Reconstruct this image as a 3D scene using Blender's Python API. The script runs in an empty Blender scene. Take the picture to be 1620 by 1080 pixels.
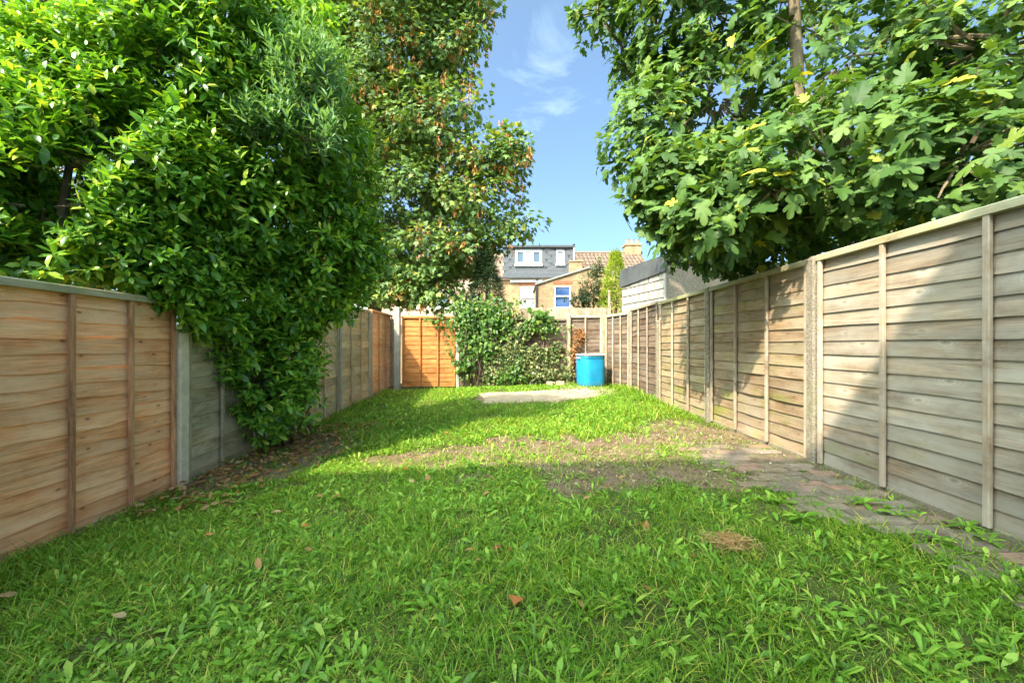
import bpy, math, random
import numpy as np
from mathutils import Vector, Matrix

# ------------------------------------------------------------------ camera, sky, sun, exposure
scene = bpy.context.scene
C = scene.collection
FPX, CX, CY, EYE = 640.0, 814.0, 544.0, 1.06      # photo focal length (px), vanishing point, eye height
cam_d = bpy.data.cameras.new('camera'); cam = bpy.data.objects.new('camera', cam_d); C.objects.link(cam)
cam_d.sensor_width = 36.0; cam_d.lens = 36.0 * FPX / 1620.0
cam_d.shift_x = -(CX - 810) / 1620.0; cam_d.shift_y = (CY - 540) / 1620.0
cam_d.clip_start = 0.05; cam_d.clip_end = 2000
cam.location = (0, 0, EYE); cam.rotation_euler = (math.pi / 2, 0, 0)
scene.camera = cam

SUN_D = Vector((0.9, 1.0, -1.39)).normalized()     # direction the light travels
sun_el = math.asin(-SUN_D.z); sun_az = math.atan2(-SUN_D.x, -SUN_D.y)
w = bpy.data.worlds.new('World'); scene.world = w; w.use_nodes = True
wn, wl = w.node_tree.nodes, w.node_tree.links
bg = wn['Background']
sky = wn.new('ShaderNodeTexSky'); sky.sky_type = 'NISHITA'; sky.sun_disc = False
sky.sun_elevation = sun_el; sky.sun_rotation = sun_az
sky.altitude = 0; sky.air_density = 0.45; sky.dust_density = 5.6; sky.ozone_density = 3.0
tc = wn.new('ShaderNodeTexCoord'); mp = wn.new('ShaderNodeMapping')
mp.inputs['Scale'].default_value = (2.2, 1.0, 3.2); mp.inputs['Rotation'].default_value = (0, 0.5, 0.3)
cn = wn.new('ShaderNodeTexNoise'); cn.inputs['Scale'].default_value = 2.1; cn.inputs['Detail'].default_value = 7
cn.inputs['Roughness'].default_value = 0.58; cn.inputs['Distortion'].default_value = 0.5
cr = wn.new('ShaderNodeValToRGB'); cr.color_ramp.elements[0].position = 0.60; cr.color_ramp.elements[1].position = 0.86
cr.color_ramp.elements[1].color = (0.36, 0.36, 0.36, 1)
mx = wn.new('ShaderNodeMix'); mx.data_type = 'RGBA'; mx.inputs[7].default_value = (3.6, 3.7, 3.9, 1)
wl.new(tc.outputs['Generated'], mp.inputs['Vector']); wl.new(mp.outputs[0], cn.inputs['Vector'])
wl.new(cn.outputs[0], cr.inputs[0]); wl.new(cr.outputs[0], mx.inputs[0])
wl.new(sky.outputs[0], mx.inputs[6]); 
tint = wn.new('ShaderNodeMix'); tint.data_type = 'RGBA'; tint.blend_type = 'MULTIPLY'; tint.inputs[0].default_value = 1.0; tint.inputs[7].default_value = (0.81, 0.99, 0.92, 1)
wl.new(mx.outputs[2], tint.inputs[6]); wl.new(tint.outputs[2], bg.inputs['Color'])
bg.inputs['Strength'].default_value = 0.15

sun_l = bpy.data.lights.new('sun', 'SUN'); sun_l.energy = 2.0; sun_l.angle = math.radians(0.5); sun_l.color = (1.0, 0.86, 0.66)
sun = bpy.data.objects.new('sun', sun_l); C.objects.link(sun)
sun.rotation_euler = SUN_D.to_track_quat('-Z', 'Y').to_euler(); sun.location = (-8, -10, 14)

scene.view_settings.view_transform = 'Standard'; scene.view_settings.look = 'None'
scene.view_settings.gamma = 1; scene.view_settings.use_curve_mapping = False
scene.view_settings.exposure = 2.25
scene.cycles.max_bounces = 8; scene.cycles.transparent_max_bounces = 8

RNG = np.random.default_rng(7)
random.seed(7)

def P(px, py, Y):
    """a point of the photograph at depth Y"""
    return np.array([(px - CX) / FPX * Y, Y, EYE - (py - CY) / FPX * Y])

# ------------------------------------------------------------------ small helpers
def lattice(ix, iy, seed):
    h = (ix * 374761393 + iy * 668265263 + seed * 974634777) & 0xffffffff
    h = ((h ^ (h >> 13)) * 1274126177) & 0xffffffff
    return ((h ^ (h >> 16)) & 0xffff) / 65535.0
def vnoise(x, y, scale, seed=0):
    x = np.asarray(x, float) * scale; y = np.asarray(y, float) * scale
    ix = np.floor(x).astype(np.int64); iy = np.floor(y).astype(np.int64)
    fx = x - ix; fy = y - iy; fx = fx * fx * (3 - 2 * fx); fy = fy * fy * (3 - 2 * fy)
    a = lattice(ix, iy, seed); b = lattice(ix + 1, iy, seed); c = lattice(ix, iy + 1, seed); d = lattice(ix + 1, iy + 1, seed)
    return (a * (1 - fx) + b * fx) * (1 - fy) + (c * (1 - fx) + d * fx) * fy
def fbm(x, y, scale, seed=0):
    return (vnoise(x, y, scale, seed) * .55 + vnoise(x, y, scale * 2.1, seed + 1) * .28 + vnoise(x, y, scale * 4.3, seed + 2) * .17)
def sstep(a, b, x):
    t = np.clip((np.asarray(x, float) - a) / (b - a), 0, 1); return t * t * (3 - 2 * t)

def mesh_np(name, V, polys, mats=None, attr=None, smooth=False):
    """V (n,3); polys: list of index tuples or (m,k) array"""
    me = bpy.data.meshes.new(name)
    V = np.asarray(V, np.float32)
    if isinstance(polys, np.ndarray):
        m, k = polys.shape
        me.vertices.add(len(V)); me.vertices.foreach_set('co', V.ravel())
        me.loops.add(m * k); me.loops.foreach_set('vertex_index', polys.astype(np.int32).ravel())
        me.polygons.add(m); me.polygons.foreach_set('loop_start', np.arange(0, m * k, k, dtype=np.int32))
        me.update(calc_edges=True)
    else:
        me.from_pydata([tuple(map(float, v)) for v in V], [], [tuple(map(int, p)) for p in polys]); me.update()
    for m_ in (mats or []): me.materials.append(m_)
    if attr:
        for an, av in attr.items():
            a = me.attributes.new(an, 'FLOAT', 'POINT'); a.data.foreach_set('value', np.asarray(av, np.float32))
    if smooth: me.polygons.foreach_set('use_smooth', np.ones(len(me.polygons), bool))
    return me
def link(name, me, parent=None, loc=None, rz=None):
    o = bpy.data.objects.new(name, me); C.objects.link(o)
    if parent: o.parent = parent
    if loc is not None: o.location = loc
    if rz is not None: o.rotation_euler = (0, 0, rz)
    return o
def thing(name, label, cat, loc=(0, 0, 0), rz=0, group=None):
    o = bpy.data.objects.new(name, None); C.objects.link(o); o.location = tuple(map(float, loc)); o.rotation_euler = (0, 0, rz)
    o.empty_display_size = .1
    return tag(o, label, cat, group)
def tag(o, label=None, cat=None, group=None, kind=None):
    if label: o['label'] = label
    if cat: o['category'] = cat
    if group: o['group'] = group
    if kind: o['kind'] = kind
    return o

class MB:
    def __init__(s): s.v = []; s.f = []
    def quad_strip(s, *pts): b = len(s.v); s.v += list(pts); s.f.append(tuple(range(b, b + len(pts))))
    def prism(s, poly, axis, a, b):
        """poly 2-D outline (ccw) in the two other axes, extruded a..b along axis"""
        n = len(poly); k = len(s.v)
        def mk(p, t):
            if axis == 2: return (p[0], p[1], t)
            if axis == 0: return (t, p[0], p[1])
            return (p[0], t, p[1])
        s.v += [mk(p, a) for p in poly] + [mk(p, b) for p in poly]
        s.f.append(tuple(range(k + n - 1, k - 1, -1))); s.f.append(tuple(range(k + n, k + 2 * n)))
        for i in range(n):
            j = (i + 1) % n; s.f.append((k + i, k + j, k + n + j, k + n + i))
    def box(s, x0, x1, y0, y1, z0, z1): s.prism([(x0, y0), (x1, y0), (x1, y1), (x0, y1)], 2, z0, z1)
    def cbox(s, x0, x1, y0, y1, z0, z1, c):
        """box with chamfered edges"""
        k = len(s.v)
        rings = [(z0, c), (z0 + c, 0), (z1 - c, 0), (z1, c)]
        for z, i in rings:
            s.v += [(x0 + i, y0 + c if i == 0 else y0 + i + c, z)] if False else []
            o = c if i == 0 else 2 * c
            e = i
            s.v += [(x0 + o, y0 + e, z), (x1 - o, y0 + e, z), (x1 - e, y0 + o, z), (x1 - e, y1 - o, z),
                    (x1 - o, y1 - e, z), (x0 + o, y1 - e, z), (x0 + e, y1 - o, z), (x0 + e, y0 + o, z)]
        s.f.append(tuple(range(k + 7, k - 1, -1))); s.f.append(tuple(range(k + 24, k + 32)))
        for r in range(3):
            for i in range(8):
                j = (i + 1) % 8; s.f.append((k + r * 8 + i, k + r * 8 + j, k + r * 8 + 8 + j, k + r * 8 + 8 + i))
    def tube(s, pts, rad, sides=6, cap=True):
        pts = [Vector(p) for p in pts]; k = len(s.v); n = len(pts)
        for i, p in enumerate(pts):
            t = (pts[min(i + 1, n - 1)] - pts[max(i - 1, 0)]).normalized()
            u = t.cross(Vector((0, 0, 1)) if abs(t.z) < .9 else Vector((1, 0, 0))).normalized(); v_ = t.cross(u)
            for q in range(sides):
                a = 2 * math.pi * q / sides; s.v.append(tuple(p + (u * math.cos(a) + v_ * math.sin(a)) * rad[i]))
        for i in range(n - 1):
            for q in range(sides):
                r = (q + 1) % sides; s.f.append((k + i * sides + q, k + i * sides + r, k + (i + 1) * sides + r, k + (i + 1) * sides + q))
        if cap: s.f.append(tuple(range(k + sides - 1, k - 1, -1))); s.f.append(tuple(range(k + (n - 1) * sides, k + n * sides)))
    def mesh(s, name, mat, smooth=False): return mesh_np(name, s.v, s.f, [mat] if mat else None, smooth=smooth)
    def build(s, name, mat, parent=None, loc=None, rz=None, smooth=False): return link(name, s.mesh(name, mat, smooth), parent, loc, rz)

# ------------------------------------------------------------------ materials
class NT:
    def __init__(s, name):
        s.m = bpy.data.materials.new(name); s.m.use_nodes = True; s.t = s.m.node_tree; s.n = s.t.nodes; s.l = s.t.links
        s.b = s.n['Principled BSDF']
    def node(s, typ, **inp):
        nd = s.n.new(typ)
        for k, v in inp.items():
            k2 = k.replace('_', ' ')
            if k2 in nd.inputs:
                if hasattr(v, 'is_output'): s.l.new(v, nd.inputs[k2])
                else: nd.inputs[k2].default_value = v
            else: setattr(nd, k, v)
        return nd
    def coord(s, kind='Object', scale=(1, 1, 1), rnd=0, rot=(0, 0, 0)):
        v = s.node('ShaderNodeTexCoord').outputs[kind]
        if rnd:
            r = s.node('ShaderNodeObjectInfo').outputs['Random']
            m = s.math('MULTIPLY', r, rnd); v = s.vmath('ADD', v, s.comb(m, m, m))
        mp = s.node('ShaderNodeMapping', Scale=scale, Rotation=rot); s.l.new(v, mp.inputs['Vector']); return mp.outputs[0]
    def comb(s, a, b, c):
        n = s.node('ShaderNodeCombineXYZ')
        for i, x in enumerate((a, b, c)):
            if hasattr(x, 'is_output'): s.l.new(x, n.inputs[i])
            else: n.inputs[i].default_value = x
        return n.outputs[0]
    def math(s, op, a, b=0.0, clamp=False):
        n = s.n.new('ShaderNodeMath'); n.operation = op; n.use_clamp = clamp
        for i, x in enumerate((a, b)):
            if hasattr(x, 'is_output'): s.l.new(x, n.inputs[i])
            else: n.inputs[i].default_value = x
        return n.outputs[0]
    def vmath(s, op, a, b):
        n = s.n.new('ShaderNodeVectorMath'); n.operation = op
        for i, x in enumerate((a, b)):
            if hasattr(x, 'is_output'): s.l.new(x, n.inputs[i])
            else: n.inputs[i].default_value = x
        return n.outputs[0]
    def noise(s, vec, scale=1, detail=5, rough=.6, dist=0):
        return s.node('ShaderNodeTexNoise', Vector=vec, Scale=scale, Detail=detail, Roughness=rough, Distortion=dist).outputs[0]
    def ramp(s, fac, stops, interp='LINEAR'):
        n = s.n.new('ShaderNodeValToRGB'); n.color_ramp.interpolation = interp
        el = n.color_ramp.elements
        while len(el) < len(stops): el.new(.5)
        for e, (p, c) in zip(el, stops):
            e.position = p; e.color = (*c, 1) if not isinstance(c, (int, float)) else (c, c, c, 1)
        s.l.new(fac, n.inputs[0]); return n.outputs[0]
    def mix(s, fac, a, b, mode='MIX'):
        n = s.n.new('ShaderNodeMix'); n.data_type = 'RGBA'; n.blend_type = mode
        for i, x in ((0, fac), (6, a), (7, b)):
            if hasattr(x, 'is_output'): s.l.new(x, n.inputs[i])
            elif i == 0: n.inputs[0].default_value = x
            else: n.inputs[i].default_value = (*x, 1)
        return n.outputs[2]
    def out(s, col, rough=.8, bump=None, bs=.3, bd=.01, spec=.3):
        if hasattr(col, 'is_output'): s.l.new(col, s.b.inputs['Base Color'])
        else: s.b.inputs['Base Color'].default_value = (*col, 1)
        if hasattr(rough, 'is_output'): s.l.new(rough, s.b.inputs['Roughness'])
        else: s.b.inputs['Roughness'].default_value = rough
        s.b.inputs['Specular IOR Level'].default_value = spec
        if bump is not None:
            b = s.node('ShaderNodeBump', Strength=bs, Distance=bd); s.l.new(bump, b.inputs['Height']); s.l.new(b.outputs[0], s.b.inputs['Normal'])
        return s.m

def wood(name, cols, weather=None, wamt=.5, moss=None, mamt=.0, knots=.6, vert=False, val=(.78, 1.18), knotcol=(.09, .045, .02), pale=None, mossz=None, kspread=.27, stain=.8):
    t = NT(name)
    sc = (14, 14, 1.3) if vert else (1.3, 10, 16)
    co = t.coord('Object', sc, 31)
    g = t.noise(co, 1.0, 7, .62, 1.2)
    base = t.ramp(g, [(.28, cols[0]), (.5, cols[1]), (.72, cols[2])])
    fs = (90, 90, 4) if vert else (4, 60, 95)
    fine = t.noise(t.coord('Object', fs, 31), 1.0, 4, .7)
    base = t.mix(.55, base, t.ramp(fine, [(.3, .35), (.7, 1.3)]), 'MULTIPLY')
    stn = t.noise(t.coord('Object', (1.1, 1.1, 1.1) if not vert else (2, 2, 1), 2.3), 1.7, 6, .68, .8)
    base = t.mix(stain, base, t.ramp(stn, [(.32, (.40, .36, .31)), (.48, (.86, .85, .81)), (.68, (1.12, 1.08, 1.02))]), 'MULTIPLY')
    if weather is not None:
        wz = t.noise(t.coord('Object', (1.6, 3, 4.5), 17), 1.0, 5, .65)
        base = t.mix(t.ramp(wz, [(.5 - wamt * .3, 0), (.78 - wamt * .3, .9)]), base, weather)
    if knots:
        bu = t.node('ShaderNodeAttribute', attribute_name='bu').outputs['Fac']; bv = t.node('ShaderNodeAttribute', attribute_name='bv').outputs['Fac']
        rr = t.node('ShaderNodeObjectInfo').outputs['Random']; r2 = t.math('FRACT', t.math('MULTIPLY', rr, 17.3)); r3 = t.math('FRACT', t.math('MULTIPLY', rr, 71.7))
        wob = t.math('MULTIPLY', t.math('SUBTRACT', t.noise(t.coord('Object', (6, 6, 14), 5), 1.0, 4), .5), .05)
        ku = t.math('SUBTRACT', t.math('MODULO', t.math('ADD', t.math('ADD', bu, t.math('MULTIPLY', r2, kspread)), wob), .61), .33)
        kv = t.math('ADD', t.math('SUBTRACT', bv, t.math('MULTIPLY', t.math('SUBTRACT', r3, .5), .06)), t.math('MULTIPLY', wob, .5))
        v = t.math('SQRT', t.math('ADD', t.math('POWER', t.math('MULTIPLY', ku, .45), 2.0), t.math('POWER', kv, 2.0)))
        gate = t.ramp(r3, [(.15, .05), (.6, 1)])
        ring = t.math('MULTIPLY', t.math('ABSOLUTE', t.math('SINE', t.math('MULTIPLY', v, 260))), t.ramp(v, [(.012, .9), (.05, 0)]))
        base = t.mix(t.math('MULTIPLY', t.math('MULTIPLY', ring, .4), gate), base, pale or cols[0])
        kn = t.ramp(v, [(.0045, 1), (.0085, .6), (.012, 0)])
        base = t.mix(t.math('MULTIPLY', t.math('MULTIPLY', kn, knots), gate), base, knotcol)
    if moss is not None:
        mc = t.noise(t.coord('Object', (1.1, 1, 2.0), 3), 1.0, 6, .7)
        mf = t.ramp(mc, [(.60 - mamt * .25, 0), (.78 - mamt * .25, .85)])
        if mossz:
            z = t.node('ShaderNodeSeparateXYZ', Vector=t.coord('Object')).outputs[2]
            mf = t.math('MAXIMUM', t.math('MULTIPLY', mf, .45), t.math('MULTIPLY', mf, t.ramp(z, [(mossz * .35, 1), (mossz, .0)])))
        base = t.mix(mf, base, moss)
    r = t.node('ShaderNodeObjectInfo').outputs['Random']
    mr = t.node('ShaderNodeMapRange', Value=r); mr.inputs[3].default_value = val[0]; mr.inputs[4].default_value = val[1]
    base = t.mix(1.0, base, t.comb(mr.outputs[0], mr.outputs[0], mr.outputs[0]), 'MULTIPLY')
    return t.out(base, .82, t.math('ADD', g, t.math('MULTIPLY', fine, .6)), .35, .006, .2)

def leafmat(name, stops, rough=.42, transl=.35, tcol=1.6, spec=.45, blotch=None):
    t = NT(name)
    a = t.node('ShaderNodeAttribute', attribute_name='v').outputs['Fac']
    r = t.node('ShaderNodeObjectInfo').outputs['Random']
    f = t.math('FRACT', t.math('ADD', a, r))
    col = t.ramp(f, stops)
    if blotch is not None:
        n = t.noise(t.coord('Object', (1, 1, 1), 3), 40, 3)
        col = t.mix(t.ramp(n, [(.5, 0), (.62, .8)]), col, blotch)
    t.out(col, rough, spec=spec)
    tr = t.n.new('ShaderNodeBsdfTranslucent')
    c2 = t.mix(1.0, col, (tcol * 1.1, tcol, tcol * .35), 'MULTIPLY'); t.l.new(c2, tr.inputs['Color'])
    ms = t.n.new('ShaderNodeMixShader'); ms.inputs[0].default_value = transl
    t.l.new(t.b.outputs[0], ms.inputs[1]); t.l.new(tr.outputs[0], ms.inputs[2])
    t.l.new(ms.outputs[0], t.n['Material Output'].inputs['Surface'])
    return t.m

def plain(name, c, rough=.6, var=.12, scale=6, bump=.2, spec=.3, metal=0):
    t = NT(name)
    n = t.noise(t.coord('Object', (1, 1, 1), 9), scale, 6, .65)
    col = t.mix(1.0, c, t.ramp(n, [(.25, 1 - var * 2), (.75, 1 + var)]), 'MULTIPLY')
    t.b.inputs['Metallic'].default_value = metal
    return t.out(col, rough, n, bump, .004, spec)

M = {}
M['orange_wood'] = wood('orange_wood', [(.74, .27, .09), (.95, .46, .20), (.96, .60, .33)], (.88, .55, .31), .25, (.42, .38, .12), .02, .65, val=(.92, 1.12), stain=.35)
M['orange_batten'] = wood('orange_batten', [(.44, .20, .10), (.62, .33, .17), (.7, .43, .25)], knots=0, vert=True)
M['bright_wood'] = wood('bright_wood', [(.46, .165, .045), (.62, .245, .075), (.70, .32, .12)], knots=.5, val=(.88, 1.1))
M['grey_wood'] = wood('grey_wood', [(.22, .155, .105), (.40, .305, .215), (.54, .43, .315)], (.40, .365, .305), .5, (.27, .28, .11), .22, .5, val=(.76, 1.14), pale=(.72, .66, .56), mossz=.75)
M['grey_batten'] = wood('grey_batten', [(.32, .22, .14), (.46, .34, .23), (.56, .44, .32)], (.46, .40, .33), .5, knots=0, vert=True)
M['mossy_wood'] = wood('mossy_wood', [(.24, .145, .08), (.39, .265, .16), (.51, .38, .25)], (.38, .32, .24), .4, (.25, .30, .04), .45, .5, val=(.78, 1.15), mossz=1.1)
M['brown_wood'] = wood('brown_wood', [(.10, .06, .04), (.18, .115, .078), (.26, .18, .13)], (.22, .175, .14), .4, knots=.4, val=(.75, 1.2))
M['pale_wood'] = wood('pale_wood', [(.50, .33, .16), (.68, .48, .26), (.77, .58, .35)], (.60, .50, .34), .4, (.34, .34, .15), .1, .5)
M['old_wood'] = wood('old_wood', [(.33, .27, .15), (.51, .43, .26), (.61, .53, .35)], (.47, .42, .28), .5, (.06, .06, .04), .35, .3)
M['feather_wood'] = wood('feather_wood', [(.27, .2, .13), (.42, .33, .22), (.52, .43, .31)], (.40, .36, .28), .4, knots=.3, vert=True)
M['rail_wood'] = wood('rail_wood', [(.34, .27, .15), (.48, .41, .25), (.58, .51, .34)], (.42, .42, .28), .5, (.30, .34, .10), .25, 0)

def concrete(name, c, pebble=.5, green=0.0):
    t = NT(name)
    co = t.coord('Object', (1, 1, 1), 7)
    n = t.noise(co, 9, 6, .65)
    v = t.node('ShaderNodeTexVoronoi', Vector=co, Scale=95).outputs['Color']
    vg = t.node('ShaderNodeSeparateXYZ', Vector=v).outputs[0]
    col = t.mix(1.0, c, t.ramp(n, [(.25, .7), (.75, 1.2)]), 'MULTIPLY')
    col = t.mix(pebble, col, t.ramp(vg, [(.0, (.16, .12, .085)), (.5, (.42, .35, .27)), (1, (.62, .58, .5))]))
    if green: col = t.mix(t.ramp(t.noise(co, 2.3, 5), [(.5, 0), (.7, green)]), col, (.2, .22, .09))
    return t.out(col, .9, t.math('ADD', n, t.math('MULTIPLY', vg, pebble)), .5, .006, .2)
M['post_pebble'] = concrete('post_pebble', (.17, .145, .105), .36, .3)
M['post_grey'] = concrete('post_grey', (.70, .61, .44), .10, .2)
M['post_far'] = concrete('post_far', (.40, .39, .34), .2, .2)
M['gravel_board'] = concrete('gravel_board', (.20, .17, .12), .2, .5)

def soil_ground():
    t = NT('garden_soil')
    co = t.coord('Object')
    n = t.noise(co, 3.2, 8, .68); f = t.noise(co, 42, 6, .72); f2 = t.noise(co, 150, 3, .7)
    soil = t.ramp(n, [(.3, (.13, .085, .055)), (.5, (.23, .155, .105)), (.72, (.33, .235, .16))])
    soil = t.mix(.8, soil, t.ramp(f, [(.28, .45), (.72, 1.4)]), 'MULTIPLY')
    soil = t.mix(t.ramp(f2, [(.66, 0), (.72, .7)]), soil, (.42, .36, .28))
    under = t.ramp(f, [(.3, (.055, .06, .02)), (.55, (.10, .12, .035)), (.8, (.19, .15, .08))])
    bare = t.node('ShaderNodeAttribute', attribute_name='bare').outputs['Fac']
    bf = t.ramp(t.math('ADD', bare, t.math('MULTIPLY', t.math('SUBTRACT', f, .5), .6)), [(.3, 0), (.62, 1)])
    col = t.mix(bf, under, soil)
    return t.out(col, .95, t.math('ADD', n, f), .9, .02, .15)
M['soil'] = soil_ground()

M['laurel'] = leafmat('laurel_leaf', [(0, (0.055, 0.159, 0.020)), (.35, (0.101, 0.256, 0.027)), (.65, (0.179, 0.386, 0.037)), (.85, (0.315, 0.550, 0.051)), (.985, (0.440, 0.558, 0.069)), (1, (0.459, 0.558, 0.051))], .33, .28, 1.5, .5)
M['fig'] = leafmat('fig_leaf', [(0, (0.040, 0.095, 0.019)), (.4, (0.069, 0.145, 0.028)), (.7, (0.104, 0.195, 0.040)), (.965, (0.149, 0.239, 0.048)), (.988, (0.251, 0.301, 0.048)), (1, (0.472, 0.446, 0.048))], .55, .30, 1.6, .3)
M['sycamore'] = leafmat('sycamore_leaf', [(0, (0.063, 0.130, 0.035)), (.4, (0.107, 0.199, 0.051)), (.75, (0.176, 0.281, 0.067)), (.95, (0.293, 0.362, 0.075)), (1, (0.584, 0.435, 0.075))], .5, .28, 1.6, .4)
M['seeds'] = leafmat('sycamore_seeds', [(0, (.40, .16, .05)), (.5, (.55, .25, .085)), (1, (.6, .36, .14))], .7, .25, 1.2, .2)
M['silver'] = leafmat('silver_leaf', [(0, (.10, .23, .085)), (.6, (.18, .34, .15)), (1, (.28, .46, .24))], .55, .3, 1.4, .3)
M['cypress'] = leafmat('dark_conifer', [(0, (.018, .042, .014)), (.7, (.032, .065, .02)), (1, (.06, .10, .028))], .6, .15, 1.3, .2)
M['goldconifer'] = leafmat('golden_conifer', [(0, (.16, .24, .02)), (.6, (.28, .38, .03)), (1, (.42, .48, .05))], .6, .3, 1.4, .2)
M['greyshrub'] = leafmat('grey_shrub', [(0, (.05, .085, .035)), (.6, (.10, .145, .065)), (.9, (.20, .22, .10)), (1, (.45, .36, .2))], .55, .3, 1.4, .3)
M['creeper'] = leafmat('creeper_leaf', [(0, (0.034, 0.094, 0.014)), (.5, (0.067, 0.159, 0.022)), (.9, (0.144, 0.253, 0.032)), (1, (0.250, 0.318, 0.045))], .45, .33, 1.6, .4)
M['ivy'] = leafmat('ivy_leaf', [(0, (.04, .085, .02)), (.45, (.09, .14, .035)), (.75, (.20, .23, .08)), (.92, (.36, .33, .15)), (1, (.50, .40, .18))], .5, .25, 1.4, .35)
M['deadivy'] = leafmat('dead_leaf', [(0, (0.208, 0.080, 0.027)), (.6, (0.336, 0.152, 0.054)), (1, (0.400, 0.240, 0.108))], .75, .25, 1.2, .15)
M['litter'] = leafmat('fallen_leaf', [(0, (.20, .09, .035)), (.4, (.36, .17, .06)), (.8, (.46, .28, .12)), (1, (.5, .38, .2))], .75, .2, 1.2, .2)
M['orangeleaf'] = leafmat('orange_leaf', [(0, (.50, .17, .05)), (1, (.58, .26, .09))], .7, .2, 1.2, .2)
M['grass'] = leafmat('lawn_grass', [(0, (0.096, 0.205, 0.012)), (.4, (0.158, 0.328, 0.019)), (.75, (0.243, 0.433, 0.028)), (.93, (0.383, 0.506, 0.045)), (.97, (0.620, 0.491, 0.088)), (1, (0.620, 0.573, 0.150))], .5, .30, 1.3, .35)
M['weed'] = leafmat('weed_leaf', [(0, (0.089, 0.215, 0.018)), (.5, (0.160, 0.351, 0.026)), (.85, (0.256, 0.480, 0.046)), (1, (0.427, 0.584, 0.090))], .45, .28, 1.3, .4)
M['straw'] = leafmat('straw', [(0, (.40, .22, .08)), (1, (.58, .40, .18))], .8, .2, 1.1, .2)
def bark(name, a, b, sc=(10, 10, 3)):
    t = NT(name); n = t.noise(t.coord('Object', sc), 1.5, 7, .7, .6)
    return t.out(t.ramp(n, [(.3, a), (.7, b)]), .9, n, .8, .015, .15)
M['bark'] = bark('brown_bark', (.07, .05, .035), (.20, .15, .10))
M['figbark'] = bark('fig_bark', (.13, .10, .07), (.30, .24, .16))
M['pinkbark'] = bark('pink_twig', (.20, .12, .08), (.36, .24, .17))

# ------------------------------------------------------------------ leaf templates and scatter
def strip_leaf(ts, ws, fold=.12, bend=.25, droop=0):
    """leaf along +y, normal +z, length 1; returns verts, tris"""
    V = [(0, 0, 0)]; F = []
    prev = None
    for t, w_ in zip(ts, ws):
        z = -bend * t * t; b = len(V)
        V += [(-w_, t, z + fold * w_), (0, t, z), (w_, t, z + fold * w_)]
        if prev is None: F += [(0, b + 1, b), (0, b + 2, b + 1)]
        else:
            p = prev; F += [(p, p + 1, b + 1), (p, b + 1, b), (p + 1, p + 2, b + 2), (p + 1, b + 2, b + 1)]
        prev = b
    e = len(V); V.append((0, 1, -bend)); F += [(prev, prev + 1, e), (prev + 1, prev + 2, e)]
    return np.array(V, float), np.array(F)
def lobed_leaf(outline, petiole=.0, cup=.15, bend=.25, seed=0):
    """fan leaf; outline (x,y) points right side then mirrored; base at origin + petiole"""
    r = np.random.default_rng(seed)
    right = [(x, y) for x, y in outline]; left = [(-x, y) for x, y in reversed(outline) if x > 1e-6]
    pts = right + left
    V = [(0, petiole + .42, .02)]
    for x, y in pts:
        z = cup * abs(x) * .9 - bend * y * y + r.uniform(-.03, .03); V.append((x, y + petiole, z))
    F = [(0, 1 + (i + 1) % len(pts), 1 + i) for i in range(len(pts))]
    if petiole:
        b = len(V); V += [(-.012, 0, .0), (.012, 0, .0), (0, petiole + .05, 0)]; F.append((b, b + 1, b + 2))
    V = np.array(V, float); V[:, :] /= (1 + petiole)
    return V, np.array([(a, c, b_) for a, b_, c in F])
def blade(w0, mid, bend, k=2):
    V = [(-w0, 0, 0), (w0, 0, 0)]; F = []
    for i in range(1, k + 1):
        t = i / (k + 1.0); z = -bend * t * t; ww = w0 * (1.05 - .55 * t); V += [(-ww, t, z), (ww, t, z)]; a = 2 * i - 2; F += [(a, a + 1, a + 3), (a, a + 3, a + 2)]
    V.append((0, 1, -bend)); n = len(V); F.append((n - 3, n - 2, n - 1)); return np.array(V, float), np.array(F)
T_blade = blade(.026, .5, .3, 1); T_blade2 = blade(.022, .5, .6, 2)
T_weed = [strip_leaf([.35, .75], [.085, .135], .25, .35), strip_leaf([.4, .75], [.13, .17], .2, .5), strip_leaf([.3, .7], [.06, .08], .3, .25)]
T_round = [strip_leaf([.35, .6, .85], [.16, .30, .22], .1, .3)]
T_laurel = [strip_leaf([.32, .72], [.18, .195], .3, .55), strip_leaf([.3, .68], [.18, .17], .1, -.12), strip_leaf([.3, .7], [.18, .20], .25, .18), strip_leaf([.32, .72], [.20, .21], .15, .38), strip_leaf([.3, .68], [.15, .155], .4, .05)]
T_silver = [strip_leaf([.3, .65], [.12, .10], .2, .35), strip_leaf([.3, .65], [.11, .09], .3, -.2)]
T_lance = [strip_leaf([.3, .65], [.075, .06], .25, .35), strip_leaf([.3, .65], [.07, .05], .25, -.15)]
FIG = [(0, .02), (.10, -.05), (.26, -.02), (.36, .10), (.42, .24), (.36, .34), (.22, .36), (.20, .44), (.32, .56), (.40, .70), (.36, .82), (.26, .80), (.15, .66), (.12, .68), (.17, .84), (.15, .97), (.07, 1.05), (0, 1.07)]
FIG2 = [(0, .02), (.12, -.04), (.30, .04), (.38, .2), (.36, .36), (.24, .42), (.30, .58), (.34, .74), (.27, .84), (.15, .74), (.17, .9), (.10, 1.02), (0, 1.06)]
T_fig = [lobed_leaf(FIG, .28, .18, .25, 1), lobed_leaf(FIG2, .25, .1, .5, 2), lobed_leaf(FIG, .3, .4, .1, 3), lobed_leaf(FIG2, .3, .5, .3, 8), lobed_leaf([(x * .8, y) for x, y in FIG], .3, -.15, .6, 9), lobed_leaf([(x * 1.1, y * .92) for x, y in FIG2], .22, .25, -.1, 10)]
SYC = [(0, .0), (.42, .08), (.28, .24), (.52, .56), (.22, .56), (0, 1.0)]
T_syc = [lobed_leaf(SYC, .12, .12, .3, 4), lobed_leaf(SYC, .1, .25, .15, 5)]
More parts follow.
